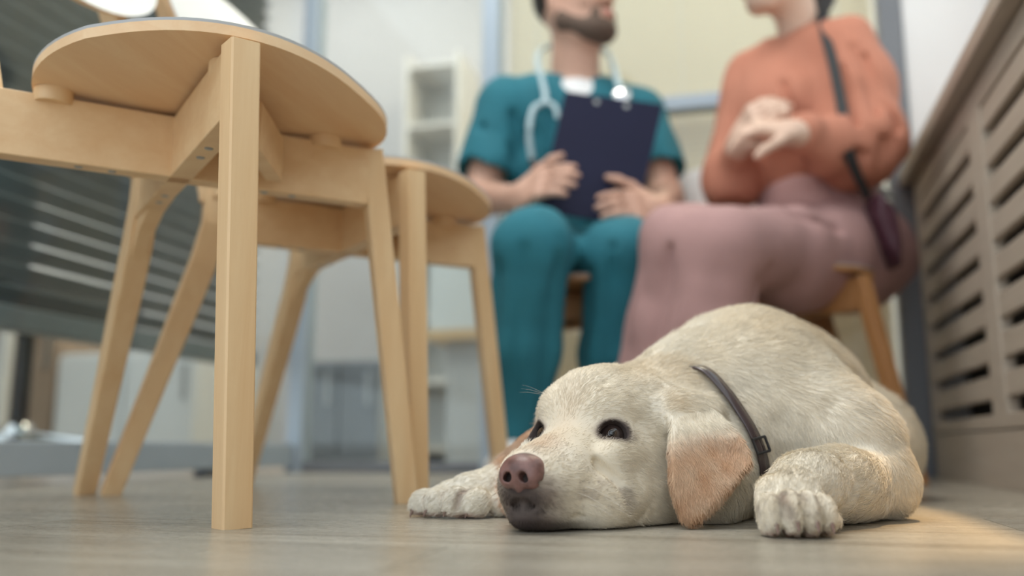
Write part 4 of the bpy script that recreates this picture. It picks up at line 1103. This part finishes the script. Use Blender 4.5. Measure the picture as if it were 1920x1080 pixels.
T.ell(che, (.178, .125, .150), k=.06); T.ell(lerp(che, pel, .5), (.165, .125, .16), k=.06); T.ell(pel + (0, 0, .03), (.178, .135, .11), k=.06)
T.cap(shL + (.015, 0, .004), shR - (.015, 0, -.004), .070, .070, .06)
T.cap(lerp(shL, shR, .25) + (0, 0, .03), lerp(shL, shR, .75) + (0, 0, .03), .055, .055, .05)
for sh, el in ((shL, elL), (shR, elR)):
    m_ = lerp(sh, el, .66); T.cap(sh, m_, .068, .074, .03); ax_ = nv(el - sh)
    T.cap(m_ + ax_ * .052, m_ + ax_ * .20, .074, .085, .002, op='sub')
T.cap(nek + (0, 0, -.02), nek + (0, 0, .14), .060, .075, .01, op='sub')
vt = cp(1078, 186, 1.90)
for q in (-1, 1): T.cap(nek + (.030 * q, -.10, -.01), cp(1082, 178, 2.02), .040, .012, .008, op='sub')
for a, b in (((930, 250), (985, 330)), ((960, 215), (1000, 400)), ((1000, 360), (1040, 300)), ((905, 240), (935, 300)), ((1215, 240), (1235, 300)), ((960, 300), (1000, 250))):
    T.groove([cp(*a, 2.0), cp(*b, 2.0)], .012, .014)
T.disp(lambda P: (hash_noise(P, 16, 5) - .5) * .012, (-2,) * 3, (3,) * 3)
top = sdf_obj('scrub_top', T, np.array((-.25, 1.85, .40)), np.array((.45, 2.34, 1.16)), .007, M['teal'], man, MBASE, cam=True)
U = Sdf().cap(lerp(shL, shR, .3) + (0, 0, -.02), lerp(shL, shR, .7) + (0, 0, -.02), .071, None, .04).ell(che + (0, 0, .07), (.13, .108, .12), k=.05).cap(nek + (0, 0, -.03), nek + (0, 0, .005), .066, .068, .02)
U.cap(nek, nek + (0, 0, .12), .056, .062, .008, op='sub'); U.cap(nek + (0, 0, .02), nek + (0, -.03, .12), .08, .09, .004, op='sub')
sdf_obj('undershirt', U, che - (.25, .2, .12), che + (.25, .2, .30), .007, M['white_cloth'], man, MBASE, cam=True)
R_t = Sdf()
R_t.ell(pel, (.172, .130, .095), k=.05)
for i, (hi, kn, an) in enumerate(((hiL, knL, anL), (hiR, knR, anR))):
    R_t.cap(hi, kn, .096, .077, .04); m_ = lerp(kn, an, .5); hem = lerp(kn, an, .90)
    R_t.cap(kn, m_, .076, .070, .02); R_t.cap(m_, hem, .070, .056, .02); R_t.cap(hem + nv(an - kn) * .050, an + nv(an - kn) * .10, .056, None, .002, op='sub')
    for k in range(7):
        a0 = .9 * k + i; o0 = np.array((math.cos(a0), -abs(math.sin(a0)), 0)) * .075
        R_t.groove([kn + o0 + (0, 0, .02 - .02 * k), lerp(kn, an, .5) + o0 * 1.0, lerp(kn, an, .85) + o0 * .9], .010, .008)
R_t.disp(lambda P: (hash_noise(P * np.array((1, 1, .45)), 20, 6) - .5) * .016, (-2,) * 3, (3,) * 3)
R_t.plane((0, 0, 1), .03)
sdf_obj('scrub_trousers', R_t, np.array((-.20, 1.60, .02)), np.array((.42, 2.32, .68)), .007, M['teal'], man, MBASE, cam=True)
for an in (anL, anR): shoe('shoe', an, an + np.array((-.02, -.2, 0)), M['white_cloth'], man, MBASE)
# hair, beard, brows, lips
HS = Sdf().ell(gM(-.020, 0, .045), (.094, .080, .086), AM, k=.01); HS.ell(gM(.075, 0, -.01), (.075, .075, .075), AM, k=.02, op='sub'); HS.ell(gM(-.01, 0, -.075), (.12, .12, .062), AM, k=.02, op='sub')
sdf_obj('hair', HS, hdM - .14, hdM + .16, .005, M['hair_dark'], man, MBASE, cam=True)
BS = Sdf().ell(gM(.053, 0, -.092), (.040, .042, .028), AM, k=.02)
for q in (1, -1): BS.cap(gM(-.004, .057 * q, -.020), gM(.0, .055 * q, -.055), .012, .018, .015); BS.cap(gM(.0, .052 * q, -.055), gM(.050, .026 * q, -.092), .022, .024, .02); BS.cap(gM(.086, .004 * q, -.050), gM(.077, .028 * q, -.060), .004, .005, .008); BS.cap(gM(.078, .028 * q, -.060), gM(.062, .030 * q, -.09), .009, .014, .01)
sdf_obj('beard', BS, gM(.03, 0, -.06) - .11, gM(.03, 0, -.06) + .11, .005, M['beard'], man, MBASE, cam=True)
for q in (1, -1):
    c_ = gM(.083, .030 * q, .026); S = Sdf().cap(gM(.089, .014 * q, .024), gM(.076, .046 * q, .026), .0045, .003); sdf_obj('eyebrow', S, c_ - .03, c_ + .03, .003, M['beard'], man, MBASE, cam=True)
c_ = gM(.09, 0, -.066); S = Sdf().chain([gM(.082, -.024, -.063), gM(.094, 0, -.067), gM(.082, .024, -.063)], [.003, .007, .003], .004); sdf_obj('lips', S, c_ - .04, c_ + .04, .003, M['lips'], man, MBASE, cam=True)

# clipboard (seen from the back) with its clip
Qc = [cp(1060, 172, 1.90), cp(1243, 197, 1.93), cp(1190, 424, 1.84), cp(1008, 396, 1.81)]
cc = np.mean(Qc, 0); CB = tuple(to_room(cc[None])[0]); ux = nv(Qc[1] - Qc[0]); uy = nv((Qc[0] - Qc[3]) - ux * ((Qc[0] - Qc[3]) @ ux)); un = np.cross(ux, uy)
hw = .5 * np.linalg.norm(Qc[1] - Qc[0]); hh = .5 * np.linalg.norm(Qc[0] - Qc[3])
def bq(a, b, t):
    s_, q_ = (a / hw + 1) / 2, (b / hh + 1) / 2
    return (Qc[3] * (1 - s_) + Qc[2] * s_) * (1 - q_) + (Qc[0] * (1 - s_) + Qc[1] * s_) * q_ + un * t
def rr(c_): return tuple(to_room(np.array(c_)[None])[0])
def round_rect(w, h, r, n=5):
    o = []
    for (x, y, a0) in ((w - r, h - r, 0), (-w + r, h - r, 90), (-w + r, -h + r, 180), (w - r, -h + r, 270)):
        for k in range(n + 1): a = math.radians(a0 + 90 * k / n); o.append((x + r * math.cos(a), y + r * math.sin(a)))
    return o
cb = MB().prism(round_rect(hw, hh, .008), lambda a, b, t: rr(bq(a, b, t)), -.0018, .0018).build('clipboard', M['navy'], None, CB)
tag(cb, 'navy blue clipboard held upright by the man in scrubs, its back to the camera', 'clipboard')
MB().prism(round_rect(hw - .012, hh - .015, .002, 2), lambda a, b, t: rr(bq(a, b - .008, t)), -.0045, -.0020).build('paper_sheets', M['white_cloth'], cb, CB)
MB().prism(round_rect(.055, .016, .006, 4), lambda a, b, t: rr(bq(a, b + hh - .016, t)), -.0110, -.0048).build('clip', M['chrome'], cb, CB)
for q in (-.038, .030):
    MB().lathe((0, 0, 0), [(.006, 0), (.006, .0012), (.002, .0014)], 16).build('rivet', M['steel'], cb)
    o = C.objects[-1] if False else bpy.data.objects[sorted([x.name for x in bpy.data.objects if x.name.startswith('rivet')])[-1]]
    o.location = Vector(rr(bq(q, hh - .018, .0019))) - Vector(CB)
    o.rotation_euler = Vector(rr(un)).to_track_quat('Z', 'Y').to_euler()
# stethoscope around the neck
st_pts = [cp(998, 302, 1.965), cp(992, 250, 1.955), cp(1000, 205, 1.965), cp(1022, 188, 1.98), cp(1016, 150, 2.01), cp(1008, 118, 2.05), cp(1018, 92, 2.13), cp(1075, 78, 2.20), cp(1135, 96, 2.14), cp(1150, 125, 2.04), cp(1160, 160, 1.99), cp(1165, 176, 1.975)]
def smooth_path(P_, n=6):
    P_ = [np.array(q) for q in P_]; o = []
    for i in range(len(P_) - 1):
        p0, p1, p2, p3 = P_[max(i-1, 0)], P_[i], P_[i+1], P_[min(i+2, len(P_)-1)]
        for k in range(n):
            t = k / n; o.append(.5 * ((2*p1) + (-p0+p2)*t + (2*p0-5*p1+4*p2-p3)*t*t + (-p0+3*p1-3*p2+p3)*t**3))
    o.append(P_[-1]); return o
SB = rr(cp(1080, 100, 2.1))
ste = MB().tube([rr(q) for q in smooth_path(st_pts)], .0075, 10).build('stethoscope', M['pale_tube'], None, SB, smooth=True)
tag(ste, 'pale blue stethoscope hanging around the neck of the man in scrubs', 'stethoscope')
c_ = cp(1166, 180, 1.96); MB().lathe(rr(c_), [(.010, -.006), (.020, -.005), (.022, 0), (.021, .006), (.012, .010)], 20, np.array(Matrix.Rotation(math.radians(75), 3, 'X'))).build('chest_piece', M['chrome'], ste, SB, smooth=True)
yp = [cp(1022, 190, 1.975), cp(1040, 200, 1.955), cp(1046, 222, 1.945)]
MB().tube([rr(q) for q in smooth_path(yp)], .0060, 8).build('ear_tube', M['pale_tube'], ste, SB, smooth=True)
MB().tube([rr(cp(998, 302, 1.965)), rr(cp(1002, 318, 1.955))], [.0095, .007], 10).build('ear_tip', M['black'], ste, SB, smooth=True)

# ================= woman in the rust blouse
bw_c = cp(1540, 470, 1.98); WBASE = tuple(to_room(np.array([[bw_c[0], bw_c[1], 0]]))[0])
pel, wai, che, nek = cp(1560, 470, 2.00), cp(1515, 340, 1.98), cp(1500, 215, 1.97), cp(1500, 62, 1.95)
shN, shF = cp(1582, 88, 1.88), cp(1408, 148, 2.03)
elN, elF = cp(1612, 276, 1.84), cp(1368, 335, 1.98)
wrN, wrF = cp(1490, 250, 1.74), cp(1388, 268, 1.86)
hi1, hi2 = cp(1500, 475, 2.02), cp(1580, 478, 1.93)
kn1, kn2 = cp(1276, 462, 1.65), cp(1350, 470, 1.58)
an1, an2 = cp(1240, 850, 1.72), cp(1296, 860, 1.66)
hdW = cp(1452, -58, 1.90); fwW = (-.93, -.35, -.04); upW = (.08, 0, 1)
B = Sdf(); gW, AW = head(B, hdW, fwW, upW, .94, .9)
B.cap(nek, hdW + np.array((.030, .0, -.05)), .047, .047, .03)
B.ell(che, (.125, .088, .13), k=.06); B.ell(wai, (.105, .085, .12), k=.06); B.ell(pel, (.145, .12, .11), k=.06)
B.cap(shF, shN, .045, .045, .05)
for sh, el, wr in ((shN, elN, wrN), (shF, elF, wrF)):
    B.cap(sh, el, .042, .035, .03); B.cap(el, wr, .034, .023, .02)
for hi, kn, an in ((hi1, kn1, an1), (hi2, kn2, an2)):
    B.cap(hi, kn, .078, .054, .04); B.cap(kn, lerp(kn, an, .35), .052, .048, .02); B.cap(lerp(kn, an, .35), an, .048, .030, .03); B.cap(an, an + np.array((-.07, -.09, -.04)), .028, .024, .02)
hand(B, wrN, cp(1385, 232, 1.74) - wrN, (.15, -.55, .80), .75, -1, .92, .4)
hand(B, wrF, cp(1415, 222, 1.80) - wrF, (-.6, -.7, .2), .75, 1, .92, .4)
woman = sdf_obj('person', B, np.array((.20, 1.50, 0)), np.array((.95, 2.25, 1.40)), .0065, M['skin_w'], None, WBASE, cam=True)
tag(woman, 'seated woman in a rust orange blouse and dusty pink trousers, hands clasped', 'person')
eyes_for(gW, AW, woman, WBASE, .94)
T = Sdf()   # blouse with wide sleeves
T.ell(che, (.150, .115, .150), k=.05); T.ell(wai + (0, 0, .03), (.135, .112, .11), k=.05); T.ell(che + (-.02, -.05, -.01), (.10, .08, .08), k=.05)
T.cap(shF, shN, .056, .060, .05); T.cap(lerp(shF, shN, .3) + (0, 0, .03), lerp(shF, shN, .7) + (0, 0, .03), .045, None, .04)
T.chain([shN, lerp(shN, elN, .45) + (.010, 0, 0), elN + (.0, .0, .01), elN + (-.01, 0, -.015)], [.064, .082, .092, .075], .03)
T.chain([elN + (-.01, 0, -.01), lerp(elN, wrN, .45) + (0, 0, -.012), lerp(elN, wrN, .72) + (0, 0, -.010)], [.080, .060, .040], .02)
T.cap(lerp(elN, wrN, .74) + (0, 0, -.006), lerp(elN, wrN, .84), .040, .044, .006)
T.chain([shF, elF, elF + (0, -.01, -.02)], [.058, .062, .058], .03); T.chain([elF + (0, 0, -.01), lerp(elF, wrF, .7)], [.058, .036], .02)
T.cap(nek + (-.01, -.01, .005), nek + (-.02, -.03, .13), .047, .075, .008, op='sub')
T.plane((0, 0, 1), wai[2] - .055, .01)
for a, b, c2 in (((1600, 90), (1640, 200), (1655, 300)), ((1575, 130), (1600, 230), (1600, 300)), ((1650, 180), (1672, 250), (1660, 320)), ((1560, 250), (1600, 300), (1640, 330)), ((1540, 270), (1580, 290), (1620, 290)), ((1620, 110), (1650, 180), (1680, 240))):
    T.groove([cp(*a, 1.80), cp(*b, 1.76), cp(*c2, 1.76)], .010, .018)
for a, b, c2 in (((1440, 110), (1436, 200), (1440, 290)), ((1470, 160), (1500, 240), (1560, 270)), ((1390, 160), (1400, 230), (1390, 300)), ((1460, 300), (1500, 320), (1560, 330))):
    T.groove([cp(*a, 1.86), cp(*b, 1.84), cp(*c2, 1.86)], .010, .013)
T.disp(lambda P: (hash_noise(P * np.array((1, 1, .6)), 22, 7) - .5) * .014, (-2,) * 3, (3,) * 3)
sdf_obj('blouse', T, np.array((.20, 1.60, .50)), np.array((.98, 2.22, 1.22)), .007, M['rust'], woman, WBASE, cam=True)
R_t = Sdf()
R_t.ell(pel + (.01, 0, -.01), (.175, .155, .135), k=.05); R_t.cap(hi2 + (-.02, -.02, -.01), lerp(hi2, kn2, .5) + (0, 0, -.02), .110, .095, .04); R_t.ell(wai + (0.005, 0, -.05), (.128, .105, .11), k=.06)
for i, (hi, kn, an) in enumerate(((hi1, kn1, an1), (hi2, kn2, an2))):
    R_t.cap(hi, kn, .102, .075, .04); m_ = lerp(kn, an, .4); hem = lerp(kn, an, .90)
    R_t.cap(kn, m_, .075, .082, .02); R_t.cap(m_, hem, .082, .100, .02); R_t.cap(hem + (0, 0, -.105), hem + (0, 0, -.3), .11, None, .002, op='sub')
    for k in range(6):
        o0 = np.array((-.085 + .034 * k, -.060 + .02 * abs(k - 2.5), 0)); R_t.groove([kn + o0 + (0, 0, -.02 * (k % 3)), lerp(kn, an, .4) + o0 * 1.1, hem + o0 * 1.25], .0100, .011)
for a, b, c2 in (((1300, 430), (1400, 440), (1500, 500)), ((1350, 415), (1450, 430), (1560, 470)), ((1330, 480), (1400, 500), (1450, 560)), ((1400, 470), (1500, 520), (1560, 540)), ((1480, 400), (1560, 430), (1600, 480))):
    R_t.groove([cp(*a, 1.66), cp(*b, 1.72), cp(*c2, 1.80)], .012, .014)
R_t.disp(lambda P: (hash_noise(P * np.array((1, 1, .5)), 20, 9) - .5) * .014, (-2,) * 3, (3,) * 3)
R_t.plane((0, 0, 1), .045); R_t.plane((0, 0, -1), -(wai[2] + .015), .006)
sdf_obj('wide_trousers', R_t, np.array((.15, 1.48, .03)), np.array((.95, 2.25, .74)), .007, M['mauve'], woman, WBASE, cam=True)
for an in (an1, an2): shoe('shoe', an, an + np.array((-.12, -.16, 0)), M['white_cloth'], woman, WBASE)
HS = Sdf().ell(gW(-.024, 0, .038), (.094, .080, .090), AW, k=.01); HS.ell(gW(.088, 0, -.035), (.078, .070, .088), AW, k=.02, op='sub')
HS.ell(gW(-.095, 0, -.020), (.050, .050, .048), k=.02); HS.cap(gW(-.12, 0, -.04), gW(-.105, 0, -.095), .050, .036, .02)
sdf_obj('hair', HS, hdW - .20, hdW + .22, .006, M['hair_dark'], woman, WBASE, cam=True)
for q in (1, -1):
    c_ = gW(.083, .030 * q, .026); S = Sdf().cap(gW(.089, .014 * q, .024), gW(.076, .046 * q, .026), .0035, .0025); sdf_obj('eyebrow', S, c_ - .03, c_ + .03, .003, M['beard'], woman, WBASE, cam=True)
c_ = gW(.09, 0, -.066); S = Sdf().chain([gW(.084, -.022, -.063), gW(.095, 0, -.067), gW(.084, .022, -.063)], [.003, .0075, .003], .004); sdf_obj('lips', S, c_ - .04, c_ + .04, .003, M['lips'], woman, WBASE, cam=True)
# shoulder bag with strap
HB = rr(cp(1650, 440, 1.86)); S = Sdf()
bag_pts = [cp(*q, 1.80) for q in ((1612, 355), (1650, 350), (1688, 395), (1700, 460), (1698, 520), (1672, 525), (1636, 480), (1612, 415))]
S.slab(bag_pts, .05, k=.01); S.groove([cp(1622, 380, 1.76), cp(1652, 440, 1.76), cp(1685, 500, 1.76)], .006, .005)
cb_ = cp(1655, 440, 1.80)
hb = sdf_obj('handbag', S, cb_ - .2, cb_ + .2, .006, M['burgundy'], None, HB, cam=True); tag(hb, 'burgundy leather shoulder bag hanging at the hip of the woman in rust orange', 'bag')
sp = smooth_path([cp(1628, 370, 1.80), cp(1604, 320, 1.76), cp(1588, 270, 1.745), cp(1580, 210, 1.76), cp(1562, 120, 1.80), cp(1546, 60, 1.845), cp(1542, 28, 1.90), cp(1550, 30, 1.98), cp(1570, 120, 2.08), cp(1610, 300, 2.10), cp(1668, 370, 1.93)])
MB().sweep([rr(q) for q in sp], .022, .004, up=rr((0, -1, 0.2))).build('strap', M['black'], hb, HB, smooth=True)
# ------------------------------------------------------------------ room behind the glass
def unit(name, label, cat, lo, hi, doors=2, mat='cab_white', dm=None, hmat='steel', face='y', group=None):
    cx, cyy = (lo[0] + hi[0]) / 2, (lo[1] + hi[1]) / 2; t = thing(name, label, cat, (cx, cyy, lo[2]), group); Lx = (cx, cyy, lo[2])
    MB().box(lo, hi).build('carcass', M[mat], t, Lx, bevel=.004)
    w = (hi[0] - lo[0]) / doors
    for i in range(doors):
        a = lo[0] + w * i; d = MB().box((a + .004, lo[1] - .02, lo[2] + .03), (a + w - .004, lo[1] - .001, hi[2] - .01)).build('door', M[dm or mat], t, Lx, bevel=.003)
        MB().box((a + w - .05, lo[1] - .035, hi[2] - .18), (a + w - .035, lo[1] - .02, hi[2] - .05)).build('handle', M[hmat], d, Lx)
    return t
unit('cabinet', 'low grey cabinet with dark doors beyond the glass left of the man', 'cabinet', (-1.80, 3.40, 0), (-1.45, 3.80, .42), 2, 'cab_grey', 'alu_dark')
unit('cabinet', 'white low cabinet beyond the left glass screen behind the nearest chair', 'cabinet', (-2.55, 2.9, 0.0), (-1.95, 3.3, .42), 2)
unit('cabinet', 'brown cabinet far left beyond the glass screen behind the black office chair', 'cabinet', (-3.4, 2.95, 0.0), (-2.60, 3.3, .55), 4, 'brownish', 'brownish')
def table(label, lo, hi, top='birch_x', leg='white_paint', th=.03):
    cx, cyy = (lo[0] + hi[0]) / 2, (lo[1] + hi[1]) / 2; t = thing('table', label, 'table', (cx, cyy, 0)); Lx = (cx, cyy, 0)
    MB().box((lo[0], lo[1], hi[2] - th), hi).build('table_top', M[top], t, Lx, bevel=.004)
    for a in (lo[0] + .04, hi[0] - .04):
        for b in (lo[1] + .04, hi[1] - .04): MB().box((a - .02, b - .02, 0), (a + .02, b + .02, hi[2] - th)).build('leg', M[leg], t, Lx, bevel=.003)
    return t
ct = thing('counter', 'white counter with a wooden lower edge beyond the glass left of the man', 'counter', (-.86, 3.1, 0)); Lx = (-.86, 3.1, 0)
MB().box((-1.05, 2.85, .455), (-.72, 3.25, .735)).build('counter_body', M['cab_white'], ct, Lx, bevel=.006)
MB().box((-1.06, 2.84, .425), (-.71, 3.26, .455)).build('wooden_edge', M['birch_x'], ct, Lx)
MB().box((-1.0, 2.9, 0), (-.77, 3.2, .425)).build('counter_base', M['wall'], ct, Lx)
sh = thing('shelf_unit', 'tall white shelf unit against the pale wall beyond the glass', 'shelf', (-1.55, 4.35, 0)); Lx = (-1.55, 4.35, 0)
MB().box((-1.70, 4.2, 0), (-1.68, 4.55, 2.1)).box((-1.42, 4.2, 0), (-1.40, 4.55, 2.1)).build('side_panel', M['white_paint'], sh, Lx)
for k in range(7): MB().box((-1.68, 4.2, .05 + .33 * k), (-1.42, 4.55, .07 + .33 * k)).build('shelf_board', M['white_paint'], sh, Lx)
MB().box((-1.68, 4.53, 0), (-1.42, 4.55, 2.1)).build('back_panel', M['white_paint'], sh, Lx)
# office chair with chrome base, seen under the louvres
oc = thing('office_chair', 'black office chair with a chrome base beyond the left glass screen', 'chair', (-2.02, 2.15, 0)); Lx = (-2.02, 2.15, 0)
MB().tube([(-2.02, 2.15, .09), (-2.02, 2.15, .42)], .024, 14).build('gas_lift', M['black'], oc, Lx, smooth=True)
MB().lathe((-2.02, 2.15, .07), [(.02, 0), (.045, .01), (.045, .05), (.03, .07)], 20).build('hub', M['chrome'], oc, Lx, smooth=True)
for k in range(5):
    a = 2 * math.pi * k / 5 + .4; e_ = (-2.02 + .27 * math.cos(a), 2.15 + .27 * math.sin(a))
    MB().sweep([(-2.02, 2.15, .10), (e_[0], e_[1], .075)], [.05, .03], [.035, .02]).build('base_arm', M['chrome'], oc, Lx, smooth=True)
    MB().lathe((e_[0], e_[1], .030), [(.004, -.014), (.026, -.012), (.028, 0), (.026, .012), (.004, .014)], 16, np.array(Matrix.Rotation(math.radians(90), 3, 'X'))).build('caster', M['black'], oc, Lx, smooth=True)
S = Sdf().rbox((-2.02, 2.15, .46), (.23, .23, .04), .035, k=0); sdf_obj('seat', S, np.array((-2.3, 1.9, .38)), np.array((-1.75, 2.4, .54)), .02, M['black'], oc, Lx)
S = Sdf().rbox((-2.24, 2.15, .80), (.03, .21, .24), .028, k=0); sdf_obj('backrest', S, np.array((-2.32, 1.88, .5)), np.array((-2.16, 2.42, 1.1)), .02, M['black'], oc, Lx)
MB().sweep([(-2.1, 2.15, .42), (-2.27, 2.15, .48), (-2.27, 2.15, .75)], .05, .02).build('back_bar', M['black'], oc, Lx)
table('white table with slim legs beyond the left glass screen beside the office chair', (-3.3, 2.0, 0), (-2.45, 2.6, .72), 'white_lam', 'white_paint')
cu_ = thing('curtain', 'brown curtain hanging on the far left wall beyond the glass screen', 'curtain', (-3.45, 1.8, 0))
P_ = [(-3.5 + .03 * math.sin(k * 1.1), 1.0 + k * .05, 0) for k in range(36)]
mb = MB(); v = [(a, b, .02) for a, b, _ in P_] + [(a, b, 2.3) for a, b, _ in P_]; n_ = len(P_)
v += [(a - .008, b, .02) for a, b, _ in P_] + [(a - .008, b, 2.3) for a, b, _ in P_]
mb.add(v, [(i, i + 1, n_ + i + 1, n_ + i) for i in range(n_ - 1)] + [(2 * n_ + i + 1, 2 * n_ + i, 3 * n_ + i, 3 * n_ + i + 1) for i in range(n_ - 1)]).build('fabric', M['brownish'], cu_, (-3.45, 1.8, 0), smooth=True)
